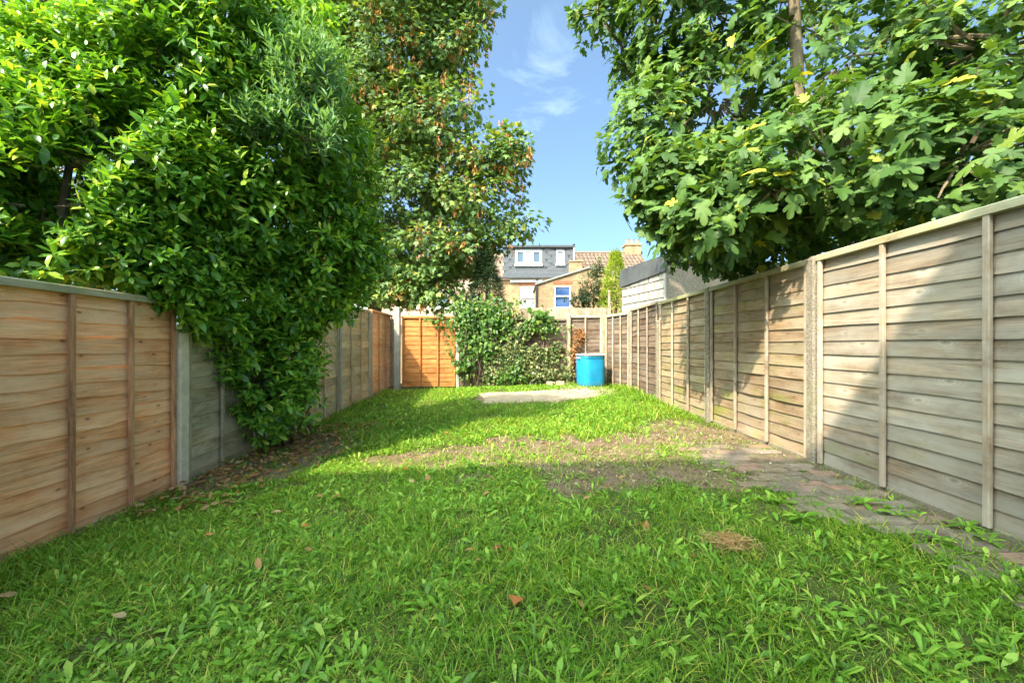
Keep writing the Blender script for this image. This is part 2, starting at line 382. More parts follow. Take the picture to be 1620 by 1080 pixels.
IVY = [(0, 0), (.25, .02), (.42, .25), (.25, .45), (.2, .7), (0, 1)]
T_ivy = [lobed_leaf(IVY, 0, .1, .2, 6), lobed_leaf(IVY, 0, .25, .1, 7)]
T_seed = [strip_leaf([.6], [.13], .5, .3)]

def norm(a): return a / np.maximum(np.linalg.norm(a, axis=-1, keepdims=True), 1e-9)
def frames(d, n):
    d = norm(d); n = n - (n * d).sum(-1, keepdims=True) * d; n = norm(n); x = np.cross(d, n)
    return np.stack([x, d, n], axis=-1)          # columns: local x, y, z
def scatter(templates, pos, d, n, size, var, wide=None):
    """one big mesh from many leaves"""
    N = len(pos); R = frames(d, n); pick = RNG.integers(0, len(templates), N)
    VS, FS, AS = [], [], []; off = 0
    for k, (tv, tf) in enumerate(templates):
        m = np.where(pick == k)[0]
        if not len(m): continue
        loc = np.repeat(tv[None], len(m), 0) * size[m][:, None, None]
        if wide is not None: loc[:, :, 0] *= wide[m][:, None]
        wv = np.einsum('nij,nkj->nki', R[m], loc) + pos[m][:, None, :]
        VS.append(wv.reshape(-1, 3)); nv = len(tv)
        FS.append((tf[None] + (np.arange(len(m)) * nv)[:, None, None] + off).reshape(-1, 3)); off += len(m) * nv
        AS.append(np.repeat(var[m], nv))
    return np.concatenate(VS), np.concatenate(FS), np.concatenate(AS)
def rand_dirs(n):
    v = RNG.normal(size=(n, 3)); return norm(v)
def leaf_mesh(name, mat, templates, pos, d, n, size, var, parent=None, wide=None):
    V, F, A = scatter(templates, pos, d, n, size, var, wide)
    o = link(name, mesh_np(name, V, F, [mat], {'v': A}), parent); o['kind'] = 'stuff'; return o

def crown_points(lobes, n, shell=.5, gap=0.0, gscale=1.2, seed=3, cut=.55):
    """shoot positions and outward directions in a union of ellipsoids (centre, radii)"""
    cs = np.array([l[0] for l in lobes], float); rs = np.array([l[1] for l in lobes], float)
    wt = np.array([l[2] if len(l) > 2 else 1 for l in lobes]) * (rs[:, 0] * rs[:, 1] + rs[:, 0] * rs[:, 2] + rs[:, 1] * rs[:, 2]); wt = wt / wt.sum()
    P_, D_ = [], []; got = 0
    while got < n:
        k = RNG.choice(len(lobes), n, p=wt); u = rand_dirs(n)
        r = 1 - shell * RNG.random(n) ** 1.4
        r *= 1 + .16 * (fbm(u[:, 0] * 2 + k * 5, u[:, 1] * 2 + u[:, 2] * 3, 1.7, seed) - .5) * 2
        p = cs[k] + u * rs[k] * r[:, None]
        q = (((p[:, None, :] - cs[None]) / rs[None]) ** 2).sum(-1); q[np.arange(n), k] = 9
        ok = q.min(1) > cut ** 2
        g = fbm(p[:, 0] + p[:, 1] * .6, p[:, 2] - p[:, 1] * .5, gscale, seed + 11); ok &= (g > gap)
        P_.append(p[ok]); D_.append(norm(u[ok] / rs[k[ok]])); got += ok.sum()
    return np.concatenate(P_)[:n], np.concatenate(D_)[:n]
def shoot_leaves(p, a, per, size, spread=(.9, 1.25), up=.6, length=.25, jitter=.25, sizevar=.3, sunny=.7):
    """leaves spiralling round each shoot"""
    n = len(p); a = norm(a); ref = rand_dirs(n); u = norm(np.cross(a, ref)); v = np.cross(a, u)
    i = np.arange(per)[None] * np.ones((n, 1)); ph = i * 2.39996 + RNG.random((n, 1)) * 6.28
    el = spread[0] + (spread[1] - spread[0]) * (1 - i / per) + RNG.normal(0, jitter, (n, per))
    t = i / max(per - 1, 1)
    pos = p[:, None] + a[:, None] * (t * length)[..., None]
    rad = np.cos(ph)[..., None] * u[:, None] + np.sin(ph)[..., None] * v[:, None]
    d = np.cos(el)[..., None] * a[:, None] + np.sin(el)[..., None] * rad
    nn = a[:, None] * .8 + np.array([0, 0, up])[None, None] + RNG.normal(0, jitter, (n, per, 3)) + 0 * d
    nn = nn - np.array(SUN_D)[None, None] * sunny
    s = size * (1 + RNG.normal(0, sizevar * .5, (n, per))) * (1 - .35 * t ** 2)
    return pos.reshape(-1, 3), d.reshape(-1, 3), nn.reshape(-1, 3), np.clip(s, size * .45, size * 1.6).ravel()

def pick_visible(pos, size, n, cell):
    """indices of the largest-looking unobstructed leaves in the photograph's frame"""
    Y = np.maximum(pos[:, 1], .1); px = CX + pos[:, 0] / Y * FPX; py = CY - (pos[:, 2] - EYE) / Y * FPX
    inside = (px > 5) & (px < 1615) & (py > 5) & (py < 1075) & (pos[:, 1] > .5)
    key = (px // cell).astype(int) * 10000 + (py // cell).astype(int)
    order = np.lexsort((Y, key)); k2 = key[order]; first = np.ones(len(order), bool); first[1:] = k2[1:] != k2[:-1]
    cand = order[first]; cand = cand[inside[cand]]
    sc = size[cand] / Y[cand]; return cand[np.argsort(-sc)][:n]
def foliage(parent, mat, templates, pos, d, n, size, var, singles=0, cell=22):
    keep = np.ones(len(pos), bool)
    if singles:
        ids = pick_visible(pos, size, singles, cell); keep[ids] = False
        R = frames(d[ids], n[ids]); ms = [mesh_np('leaf', tv, tf, [mat]) for tv, tf in templates]
        inv = parent.matrix_world.inverted() if False else Matrix.Translation(-Vector(parent.location))
        for j, i in enumerate(ids):
            o = bpy.data.objects.new('leaf', ms[j % len(ms)]); C.objects.link(o); o.parent = parent
            m = Matrix([[R[j][r][c] * size[i] for c in range(3)] + [pos[i][r]] for r in range(3)] + [[0, 0, 0, 1]])
            o.matrix_local = inv @ m
    m = keep
    V, F, A = scatter(templates, pos[m] - np.array(parent.location), d[m], n[m], size[m], var[m])
    o = link('foliage', mesh_np('foliage', V, F, [mat], {'v': A}), parent); o['kind'] = 'stuff'
    return o
def wander(a, b, k=5, amp=.12, sag=0):
    a = np.array(a, float); b = np.array(b, float); L = np.linalg.norm(b - a); out = []
    for i in range(k):
        t = i / (k - 1); p = a + (b - a) * t
        if 0 < i < k - 1: p = p + RNG.normal(0, amp * L * .35, 3)
        p[2] += -sag * L * math.sin(math.pi * t) ; out.append(p)
    return out
def taper(r0, r1, k): return [r0 + (r1 - r0) * i / (k - 1) for i in range(k)]

# ------------------------------------------------------------------ ground
RX = 2.69                                             # right fence line
def lx(y): return -2.91 - .053 * y                   # left fence line
def ground_z(x, y):
    x = np.asarray(x, float); y = np.asarray(y, float)
    t = sstep(-3.6, 1.6, x); far = sstep(6, 11, y)
    z = (-.235 + .09 * far) * (1 - t)
    z = z * (1 - sstep(14, 22, y))
    return z + (fbm(x, y, 1.1, 21) - .5) * .05 * (1 - sstep(14, 20, y)) * sstep(-.2, .3, RX - x)
def path_edge(y):                                     # left edge of brick path as a function of depth
    y = np.asarray(y, float); return 2.28 - .40 * sstep(1.7, 3.5, y) + .06 * np.sin(y * 4.3)
def bare_mask(x, y):
    x = np.asarray(x, float); y = np.asarray(y, float)
    n = fbm(x, y, 1.6, 5) - .5; n2 = (fbm(x, y, 5, 9) - .5) * 1.7
    a = ((x - .95) / 1.75) ** 2 + ((y - 3.95) / .95) ** 2
    m = 1 - sstep(.35, 1.35, a + n * 1.5 + n2 * .9)
    b = ((x - 2.15) / .75) ** 2 + ((y - 4.6) / 1.3) ** 2
    m = np.maximum(m, .95 * (1 - sstep(.3, 1.3, b + n * 1.2)))
    c = ((x + .55) / .95) ** 2 + ((y - 4.15) / .42) ** 2
    m = np.maximum(m, .8 * (1 - sstep(.2, 1.5, c + n * 1.8 + n2 * .8)))
    e = ((x - .45) / 1.45) ** 2 + ((y - 8.4) / 1.0) ** 2                       # trodden strip by the slab
    m = np.maximum(m, .9 * (1 - sstep(.6, 1.25, e + n * .7)))
    l = ((x + 2.75) / .85) ** 2 + ((y - 4.7) / 1.5) ** 2                       # dry earth under the laurel
    m = np.maximum(m, .95 * (1 - sstep(.35, 1.2, l + n * 1.0)))
    edge = np.abs(x - lx(y)); m = np.maximum(m, .8 * (1 - sstep(.05, .2, edge + n * .2)))
    return m
xs = np.unique(np.concatenate([np.linspace(-300, -30, 12), np.linspace(-30, -4.2, 16), np.linspace(-4.2, 3.2, 150), np.linspace(3.2, 30, 14), np.linspace(30, 300, 12)]))
ys = np.unique(np.concatenate([np.linspace(-200, -4, 14), np.linspace(-4, 1, 20), np.linspace(1, 6, 130), np.linspace(6, 13, 80), np.linspace(13, 60, 20), np.linspace(60, 600, 12)]))
gx, gy = np.meshgrid(xs, ys); gz = ground_z(gx, gy); inb = (gx > -3.6) & (gx < 2.75) & (gy < 11)
bm_ = np.where(inb, bare_mask(gx, gy), .0)
gz = gz + np.where(inb, (fbm(gx, gy, 9, 33) - .5) * .02, 0)
ny, nx = gx.shape; idx = np.arange(nx * ny).reshape(ny, nx)
quads = np.stack([idx[:-1, :-1], idx[:-1, 1:], idx[1:, 1:], idx[1:, :-1]], -1).reshape(-1, 4)
ground = link('ground', mesh_np('ground', np.stack([gx, gy, gz], -1).reshape(-1, 3), quads, [M['soil']], {'bare': bm_.ravel()}, True)); ground['kind'] = 'structure'
ground['label'] = 'garden soil and lawn ground'

# ------------------------------------------------------------------ brick path
def brick_mat():
    t = NT('path_brick'); co = t.coord('Object', (1, 1, 1), 11)
    n = t.noise(co, 14, 7, .7); n2 = t.noise(co, 4, 4)
    r = t.node('ShaderNodeObjectInfo').outputs['Random']
    base = t.ramp(r, [(0, (.18, .145, .115)), (.4, (.24, .185, .14)), (.62, (.29, .175, .13)), (.8, (.21, .185, .15)), (1, (.28, .22, .17))])
    base = t.mix(1.0, base, t.ramp(n, [(.25, .6), (.75, 1.35)]), 'MULTIPLY')
    base = t.mix(t.ramp(n2, [(.5, 0), (.72, .7)]), base, (.12, .13, .07))
    return t.out(base, .9, n, .7, .006, .2)
M['brick'] = brick_mat()
path = link('brick_path', None); bpy.data.objects.remove(path)
pm = MB()
py_ = np.linspace(-.6, 4.3, 26)
for i in range(25):
    y0, y1 = py_[i], py_[i + 1]
    a0, a1 = float(path_edge(y0)) - .05, float(path_edge(y1)) - .05
    def zz(x, y): return float(ground_z(x, y)) - .012
    pm.quad_strip((a0, y0, zz(a0, y0) + .019), (2.64, y0, zz(2.6, y0) + .019), (2.64, y1, zz(2.6, y1) + .019), (a1, y1, zz(a1, y1) + .019))
M['pathdirt'] = plain('path_dirt', (.16, .125, .085), .95, .3, 18, .8, .15)
path = pm.build('path', M['pathdirt']); path['kind'] = 'structure'; path['label'] = 'worn brick path along the right fence'
bmeshes = []
for k in range(6):
    b = MB(); c = .006 + .004 * random.random()
    b.cbox(-.104, .104, -.05, .05, -.03, .03, c)
    v = [(x + random.uniform(-.004, .004), y + random.uniform(-.004, .004), z) for x, y, z in b.v]; b.v = v
    bmeshes.append(b.mesh('brick', M['brick']))
row = 0; y = 1.0
while y < 4.15:
    x = 1.62 + (.105 if row % 2 else 0) + random.uniform(-.03, .03)
    first = True
    while x < 2.60:
        cx_ = x + .105
        if cx_ < 2.56 and cx_ > float(path_edge(y)) - .22 and not (y > 3.55 and random.random() < (y - 3.5) * .8) and not (first and random.random() < .25) and random.random() > .03:
            o = bpy.data.objects.new('brick', random.choice(bmeshes)); C.objects.link(o); o.parent = path
            o.location = (cx_, y, float(ground_z(cx_, y)) + random.uniform(-.016, -.006))
            o.rotation_euler = (random.uniform(-.03, .03), random.uniform(-.03, .03), random.gauss(.0, .035))
        x += .214; first = False
    y += .108; row += 1

# ------------------------------------------------------------------ concrete slab and gravel at the far end
def slab_mat():
    t = NT('slab'); co = t.coord('Object'); n = t.noise(co, 5, 8, .7); f = t.noise(co, 40, 4, .7)
    col = t.ramp(n, [(.3, (.32, .24, .16)), (.55, (.46, .36, .25)), (.75, (.55, .45, .33))])
    return t.out(t.mix(.6, col, t.ramp(f, [(.3, .6), (.7, 1.25)]), 'MULTIPLY'), .95, f, .6, .01, .2)
M['slab'] = slab_mat()
sv = []; K = 40
for i in range(K):
    a = 2 * math.pi * i / K; r = 1 + .10 * math.sin(3 * a + 1) + random.uniform(-.06, .06)
    sx = .42 + 1.22 * r * np.sign(math.cos(a)) * abs(math.cos(a)) ** .6; sy = 8.48 + .80 * r * np.sign(math.sin(a)) * abs(math.sin(a)) ** .6
    sv.append((sx, sy, float(ground_z(sx, sy)) + .018))
sb = MB(); n0 = len(sv); cxy = (.42, 8.48); sb.v = sv + [(cxy[0], cxy[1], float(ground_z(*cxy)) + .03)] + [(a, b, c - .06) for a, b, c in sv]
sb.f = [(i, (i + 1) % n0, n0) for i in range(n0)] + [(n0 + 1 + i, n0 + 1 + (i + 1) % n0, (i + 1) % n0, i) for i in range(n0)]
slab = sb.build('concrete_slab', M['slab']); tag(slab, kind='structure'); slab['label'] = 'dusty concrete slab before the ivy fence'
ng = 900
gp = np.stack([1.55 + RNG.normal(0, .30, ng), 9.15 + RNG.normal(0, .45, ng), np.zeros(ng)], -1)
gp = gp[(gp[:, 0] < 2.3) & (gp[:, 1] < 10.2)]; gp[:, 2] = ground_z(gp[:, 0], gp[:, 1]) + .022
st_v = np.array([(1, 0, 0), (0, 1, 0), (-1, 0, 0), (0, -1, 0), (.1, .1, .7), (0, 0, -.6)]); st_f = np.array([(0, 1, 4), (1, 2, 4), (2, 3, 4), (3, 0, 4), (1, 0, 5), (2, 1, 5), (3, 2, 5), (0, 3, 5)])
V, F, A = scatter([(st_v, st_f)], gp, rand_dirs(len(gp)), rand_dirs(len(gp)), RNG.uniform(.008, .024, len(gp)), RNG.random(len(gp)))
M['pebble'] = leafmat('pale_gravel', [(0, (.30, .22, .16)), (.5, (.46, .37, .29)), (1, (.60, .54, .47))], .9, 0.0, 1, .2)
tag(link('gravel', mesh_np('gravel', V, F, [M['pebble']], {'v': A})), 'scatter of pale pinkish gravel in front of the blue barrel', 'gravel', kind='stuff')

# ------------------------------------------------------------------ fences
def board_mesh(L, z0, h, yb, yt, th, nseg, wav, bow, bays, mat, lean=0):
    V = []; BU = []; BV = []; off = 3.0; ph = random.random() * 10; bw = [random.random() ** 2 for _ in range(bays)]
    for i in range(nseg + 1):
        x = L * i / nseg; u = x / L * bays; k = min(int(u), bays - 1); s = abs(math.sin(math.pi * u))
        wv = wav * (math.sin(x * 5.1 + ph) * .5 + math.sin(x * 11.3 + ph * 2.3) * .3 + random.uniform(-.4, .4))
        y_ = yb + bow * bw[k] * s
        zb = z0 + wv + lean * x; zt = z0 + h + lean * x
        V += [(x, y_, zb), (x, yt, zt), (x, yt - th, zt), (x, y_ - th, zb + .002)]; BU += [x + off] * 4; BV += [-h * .45, h * .55, h * .55, -h * .45]
    F = []
    for i in range(nseg):
        a = 4 * i; b = a + 4
        for q in range(4): F.append((a + q, a + (q + 1) % 4, b + (q + 1) % 4, b + q))
    F.append((3, 2, 1, 0)); e = 4 * nseg; F.append((e, e + 1, e + 2, e + 3))
    F = [tuple(reversed(f)) for f in F]
    return mesh_np('board', V, F, [mat], {'bu': BU, 'bv': BV})
def panel(p0, p1, z0, z1, n, bat, wmat, bmat, label, nseg=8, wav=.006, bow=.012, cap=None, gravel=0, group=None, capmat=None, z0b=None, bw=.036, edge=True):
    global FENCE
    """fence panel from p0 to p1; the garden side is to the left of that direction. bat: fractions where battens stand"""
    p0 = np.array(p0, float); p1 = np.array(p1, float); L = float(np.linalg.norm(p1 - p0)); rz = math.atan2(p1[1] - p0[1], p1[0] - p0[0])
    t = bpy.data.objects.new('fence_panel', None); C.objects.link(t); t.parent = FENCE; t.location = (float(p0[0]), float(p0[1]), z0); t.rotation_euler = (0, 0, rz); t['label'] = label
    H = z1 - z0; g = gravel; capH = .05 if cap else 0
    pitch = (H - g - capH * .6) / n
    if g: 
        gb = MB(); gb.cbox(.004, L - .004, -.028, .018, -.05, g + .012, .006); gb.build('gravel_board', M['gravel_board'], t)
    for k in range(n):
        zz_ = g + k * pitch; hh = pitch * (1.22 if k < n - 1 else 1.0)
        jy = random.uniform(-.002, .002)
        link('board', board_mesh(L - .012, zz_, hh, .009 + jy, -.004 + jy, .007, nseg, wav if k else 0, bow, max(len(bat) + 1, 1), wmat, random.uniform(-.003, .003)), t).location.x = .006
    ed = [.014 / L + .008, 1 - .014 / L - .008] if edge else []
    for f in list(bat) + ed:
        m = MB(); x = f * L; c = .004; wv = [random.uniform(-.003, .003) for _ in range(2)]
        hw = bw / 2 * random.uniform(.92, 1.08); y0, y1 = .026, .048
        m.prism([(x - hw, y0), (x + hw, y0), (x + hw, y1 - c), (x + hw - c, y1), (x - hw + c, y1), (x - hw, y1 - c)], 2, g + .015 if f not in ed else g + .005, H - capH - .002)
        m.v = [(a + (wv[0] if c_ > H / 2 else wv[1]), b, c_) for a, b, c_ in m.v]
        m.build('batten', bmat, t)
    if cap:
        m = MB(); m.prism([(-.034, H - capH), (.054, H - capH), (.054, H - .006), (.046, H + .002), (-.026, H + .006), (-.034, H)], 0, .0, L); m.build('top_rail', capmat or bmat, t)
    return t
def conc_post(x, y, z0, z1, mat, label, wdt=.1, dep=.1, rz=0, group=None, top=.03):
    m = MB(); a, b, c = wdt / 2, dep / 2, .012
    pl = [(-a + c, -b), (a - c, -b), (a, -b + c), (a, b - c), (a - c, b), (-a + c, b), (-a, b - c), (-a, -b + c)]
    k = len(pl); m.v = [(p[0], p[1], -.15) for p in pl]
    for zf in (.0, .33, .66): 
        jx, jy = random.uniform(-.002, .002), random.uniform(-.002, .002); m.v += [(p[0] + jx, p[1] + jy, (z1 - z0) * zf + .02) for p in pl]
    m.v += [(p[0], p[1], z1 - z0 - top) for p in pl] + [(p[0] * .55, p[1] * .55, z1 - z0) for p in pl]
    for r in range(5):
        for i in range(k): m.f.append((r * k + i, r * k + (i + 1) % k, (r + 1) * k + (i + 1) % k, (r + 1) * k + i))
    m.f.append(tuple(range(5 * k, 6 * k)))
    o = m.build('fence_post', mat, FENCE, (x, y, z0), rz); o['label'] = label; return o

FENCE = thing('garden_fence', 'weathered grey-brown lap fence with concrete posts along the right side', 'fence')
RF = 'weathered lap panels along the right fence'
# right fence: near -> far, garden side is -x
RY = [-.33, 1.67, 3.60, 5.535, 7.48, 9.30]
pw = .055
zr = -.03
panel((RX + .0, RY[0] + pw), (RX, RY[1] - pw), zr, 1.834, 15, [.333, .667], M['grey_wood'], M['grey_batten'], 'weathered lap panel of the right fence nearest the house', 9, .003, .003, True, .05, RF, M['rail_wood'])
panel((RX + .0, RY[1] + pw), (RX, RY[2] - pw), zr, 1.834, 15, [.30, .655], M['grey_wood'], M['grey_batten'], 'large grey-brown lap panel at the right edge, half in shadow, with knotty boards', 12, .003, .003, True, .05, RF, M['rail_wood'])
panel((RX, RY[2] + pw), (RX, RY[3] - pw), zr, 1.825, 15, [.333, .667], M['mossy_wood'], M['grey_batten'], 'sunlit right panel with bowed boards edged in green moss', 12, .004, .02, True, .05, RF, M['rail_wood'])
panel((RX, RY[3] + pw), (RX, RY[4] - pw), zr, 1.83, 15, [.333, .667], M['mossy_wood'], M['grey_batten'], 'right panel dappled with leaf shadows, reddish boards near its top', 9, .004, .014, True, .05, RF, M['rail_wood'])
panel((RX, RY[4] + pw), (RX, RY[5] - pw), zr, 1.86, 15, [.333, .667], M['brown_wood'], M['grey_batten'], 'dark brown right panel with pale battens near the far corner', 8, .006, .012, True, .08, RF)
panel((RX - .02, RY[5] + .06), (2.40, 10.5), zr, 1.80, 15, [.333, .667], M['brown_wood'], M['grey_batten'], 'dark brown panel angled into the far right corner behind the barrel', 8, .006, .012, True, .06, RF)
PG = 'concrete posts of the right fence'
conc_post(RX - .01, RY[1], zr, 1.838, M['post_pebble'], 'pebbly concrete post at the near end of the right fence', .1, .1, 0, PG)
conc_post(RX - .02, RY[2], zr, 1.838, M['post_pebble'], 'thick pebbly concrete post where the shadow edge meets the right fence', .098, .1, 0, PG)
conc_post(RX - .02, RY[3], zr, 1.838, M['post_pebble'], 'concrete post between the two mossy right panels', .098, .1, 0, PG)
conc_post(RX - .02, RY[4], zr, 1.50, M['post_pebble'], 'short concrete post, lower than its panels, on the right fence', .098, .1, 0, PG)
conc_post(RX - .02, RY[5], zr, 1.78, M['post_pebble'], 'concrete post before the angled dark corner panel', .098, .1, 0, PG)

# left fence: far -> near so that the garden side is +x
FENCE = thing('garden_fence', 'left side fence of mixed orange and grey panels passing behind the laurel', 'fence')
LG = 'panels along the left fence'
LY = [1.80, 3.73, 5.65, 7.57, 9.51, 11.55]
la = math.atan2(-1, .053)
def lp(y, d=0): return (lx(y), y + d)
panel(lp(3.73, -.06), lp(1.80, .05), -.30, 1.455, 16, [.25, .50, .765], M['orange_wood'], M['orange_batten'], 'large orange-brown waney panel at the left edge with knotty boards', 14, .014, .005, True, 0, LG, M['rail_wood'])
panel(lp(1.80, -.05), lp(-.1, .05), -.30, 1.455, 16, [.25, .50, .75], M['orange_wood'], M['orange_batten'], 'orange-brown waney panel of the left fence nearest the house', 9, .010, .004, True, 0, LG, M['rail_wood'])
panel(lp(5.65, -.05), lp(3.73, .06), -.30, 1.40, 13, [.40, .72], M['old_wood'], M['old_wood'], 'dingy grey-green panel with black stains half hidden by the laurel', 10, .006, .004, False, 0, LG)
panel(lp(7.57, -.05), lp(5.65, .05), -.28, 1.80, 14, [.333, .667], M['pale_wood'], M['pale_wood'], 'pale weathered left panel partly behind the laurel leaves', 8, .005, .006, True, 0, LG)
panel(lp(9.51, -.05), lp(7.57, .05), -.25, 1.84, 15, [.333, .667], M['pale_wood'], M['pale_wood'], 'tan left panel between the two far concrete posts', 8, .006, .008, True, 0, LG)
panel(lp(11.55, -.05), lp(9.51, .05), -.22, 1.88, 16, [.333, .667], M['orange_wood'], M['orange_batten'], 'reddish left panel at the far end beside the alley gap', 8, .006, .008, True, 0, LG)
PL = 'concrete posts of the left fence'
conc_post(lx(3.73) + .02, 3.73, -.245, 1.17, M['post_grey'], 'smooth pale grey-green concrete post beside the near orange panel', .115, .1, la, PL, .012)
conc_post(lx(1.80) - .01, 1.80, -.245, 1.42, M['post_grey'], 'pale concrete post at the near end of the left fence', .1, .1, la, PL)
conc_post(lx(5.65) + .01, 5.65, -.22, 1.5, M['post_far'], 'concrete post of the left fence hidden behind laurel stems', .1, .1, la, PL)
conc_post(lx(7.57) + .02, 7.57, -.2, 1.72, M['post_far'], 'grey concrete post right of the laurel on the left fence', .1, .1, la, PL)
conc_post(lx(9.51) + .02, 9.51, -.18, 1.80, M['post_far'], 'second grey concrete post from the laurel on the left fence', .1, .1, la, PL)
conc_post(lx(11.55) + .02, 11.55, -.16, 1.78, M['post_far'], 'last concrete post of the left fence at the alley', .1, .1, la, PL)

# back fence: right -> left so the garden side is -y
BY = 10.62
FENCE = thing('garden_fence', 'back fence with bright orange panel and vine-covered brown panels', 'fence')
BG = 'panels of the back fence'
def bx_(px): return (px - CX) / FPX * BY
gz0 = -.03
panel((bx_(721), BY), (bx_(636), BY), gz0 - .02, 1.79, 15, [.33, .66], M['bright_wood'], M['bright_wood'], 'bright orange lap panel at the far left of the back fence', 8, .005, .006, True, 0, BG)
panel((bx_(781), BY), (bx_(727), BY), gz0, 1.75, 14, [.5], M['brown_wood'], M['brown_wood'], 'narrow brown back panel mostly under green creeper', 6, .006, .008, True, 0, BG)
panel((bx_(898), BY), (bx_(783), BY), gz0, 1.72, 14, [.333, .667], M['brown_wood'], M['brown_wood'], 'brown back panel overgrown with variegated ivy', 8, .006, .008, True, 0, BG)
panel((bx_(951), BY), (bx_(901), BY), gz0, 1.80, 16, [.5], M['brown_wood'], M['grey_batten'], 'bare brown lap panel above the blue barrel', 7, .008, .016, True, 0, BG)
def wood_post(x, y, z0, z1, wd, mat, label, group='timber posts of the back fence'):
    m = MB(); a = wd / 2; c = a * .18
    m.prism([(-a + c, -a), (a - c, -a), (a, -a + c), (a, a - c), (a - c, a), (-a + c, a), (-a, a - c), (-a, -a + c)], 2, -.1, z1 - z0)
    k = len(m.v); m.v = [(x_, y_, z_ + (y_ * .4 if z_ > 0 else 0)) for x_, y_, z_ in m.v]
    o = m.build('fence_post', mat, FENCE, (x, y, z0)); o['label'] = label; return o
conc_post(bx_(630), BY - .08, -.06, 2.02, M['post_far'], 'tall grey concrete post left of the bright orange panel', .15, .12, 0, 'concrete posts of the back fence')
conc_post(bx_(724.5), BY - .02, -.04, 1.1, M['post_far'], 'short pale concrete post right of the bright orange panel', .085, .1, 0, 'concrete posts of the back fence')
wood_post(bx_(782), BY - .04, -.03, 1.55, .075, M['brown_wood'], 'brown timber post showing between the creeper and the ivy')
wood_post(bx_(899.5), BY - .05, -.03, 1.85, .075, M['old_wood'], 'grey-green timber post left of the bare brown panel')
wood_post(bx_(954), BY - .1, -.03, 1.92, .10, M['feather_wood'], 'thick pale timber post right of the blue barrel')
wood_post(bx_(961.5), BY - .16, -.03, 2.44, .055, M['feather_wood'], 'thin tall timber post rising above the back right corner')
wood_post(bx_(966.5), BY + .12, -.03, 2.10, .05, M['pale_wood'], 'thin pale post just behind the tall corner post')
m = MB(); m.cbox(-.035, .035, -.012, .012, .0, 1.45, .004)
o = m.build('plank', M['pale_wood'], None, (bx_(949), BY - .15, .0)); o.rotation_euler = (-.06, .02, 0); tag(o, 'pale plank leaning on the back fence behind the blue barrel', 'plank')
# taller close-board fence of the plot behind
t = thing('board_fence', 'tall close-board fence of upright boards behind the back fence', 'fence', (.2, 12.3, 0))
x = 0.0; bmf = []
for k in range(4):
    m = MB(); m.prism([(0, 0), (.118, -.006), (.118, .012), (0, .008)], 2, 0, 2.16 + random.uniform(-.012, .012)); bmf.append(m.mesh('board', M['feather_wood']))
while x < 2.65:
    o = link('board', random.choice(bmf), t); o.location = (x, random.uniform(-.003, .003), 0); o.rotation_euler = (0, 0, random.uniform(-.01, .01)); x += .108
for z in (.4, 1.1, 1.9):
    m = MB(); m.cbox(0, 2.75, .02, .07, z, z + .08, .006); m.build('rail', M['feather_wood'], t)
t = thing('board_fence', 'narrow grey paling fence closing the gap beside the orange panel', 'fence', (-4.6, 12.0, -.1))
for k in range(14):
    m = MB(); m.prism([(0, 0), (.1, -.005), (.1, .012), (0, .01)], 2, 0, 1.72 + random.uniform(-.03, .02)); m.build('board', M['feather_wood'], t, (k * .104, random.uniform(-.004, .004), 0))
for z in (.4, 1.4):
    m = MB(); m.cbox(0, 1.45, .02, .07, z, z + .08, .006); m.build('rail', M['feather_wood'], t)
# pale edging stones in front of the ivy
for k, (px, w_) in enumerate(((868, .16), (884, .22))):
    m = MB(); m.cbox(-w_ / 2, w_ / 2, -.05, .05, -.02, .10, .014)
    tag(m.build('edging_stone', M['slab'], None, (bx_(px), BY - .32, float(ground_z(bx_(px), BY - .3)) + .015), random.uniform(-.1, .1)), ['smaller pale edging stone under the ivy, on the left', 'larger pale edging stone under the ivy, nearer the barrel'][k], 'stone', 'edging stones under the ivy')

# ------------------------------------------------------------------ blue barrel
def barrel_mat():
    t = NT('blue_plastic'); co = t.coord('Object'); n = t.noise(co, 4, 6, .65); sc = t.noise(t.coord('Object', (9, 9, 1.5)), 3, 5, .7)
    col = t.mix(1.0, (.012, .27, .52), t.ramp(n, [(.25, .75), (.75, 1.2)]), 'MULTIPLY')
    col = t.mix(t.ramp(sc, [(.58, 0), (.75, .45)]), col, (.20, .36, .44))
    z = t.node('ShaderNodeSeparateXYZ', Vector=co).outputs[2]
    col = t.mix(t.math('MULTIPLY', t.ramp(z, [(.0, 1), (.16, 0)]), t.ramp(n, [(.4, .1), (.7, .7)])), col, (.2, .16, .1))
    return t.out(col, t.ramp(sc, [(.3, .38), (.7, .6)]), n, .12, .004, .4)
M['blue'] = barrel_mat()
M['rimwhite'] = plain('pale_lid', (.62, .66, .68), .5, .1, 8, .1, .4)
bxp, byp = (934.0 - CX) / FPX * 10.0, 10.0
tb = thing('barrel', 'blue plastic barrel with pale lid standing in the far right corner', 'barrel', (bxp, byp, float(ground_z(bxp, byp)) + .012), .30)
def sq_ring(r, z, n=32, e=.55):
    out = []
    for i in range(n):
        a = 2 * math.pi * i / n; c, s = math.cos(a), math.sin(a)
        out.append((r * np.sign(c) * abs(c) ** e, r * np.sign(s) * abs(s) ** e, z))
    return out
def lathe(rings, e=.55, n=32, cap0=True, cap1=True):
    m = MB()
    for r, z in rings: m.v += sq_ring(r, z, n, e)
    for k in range(len(rings) - 1):
        for i in range(n): m.f.append((k * n + i, k * n + (i + 1) % n, (k + 1) * n + (i + 1) % n, (k + 1) * n + i))
    if cap0: m.f.append(tuple(range(n - 1, -1, -1)))
    if cap1: m.f.append(tuple(range((len(rings) - 1) * n, len(rings) * n)))
    return m
lathe([(.255, 0), (.285, .02), (.292, .06), (.297, .12), (.302, .40), (.302, .66), (.296, .70), (.305, .71), (.305, .735), (.292, .745), (.288, .765)]).build('body', M['blue'], tb, smooth=True)
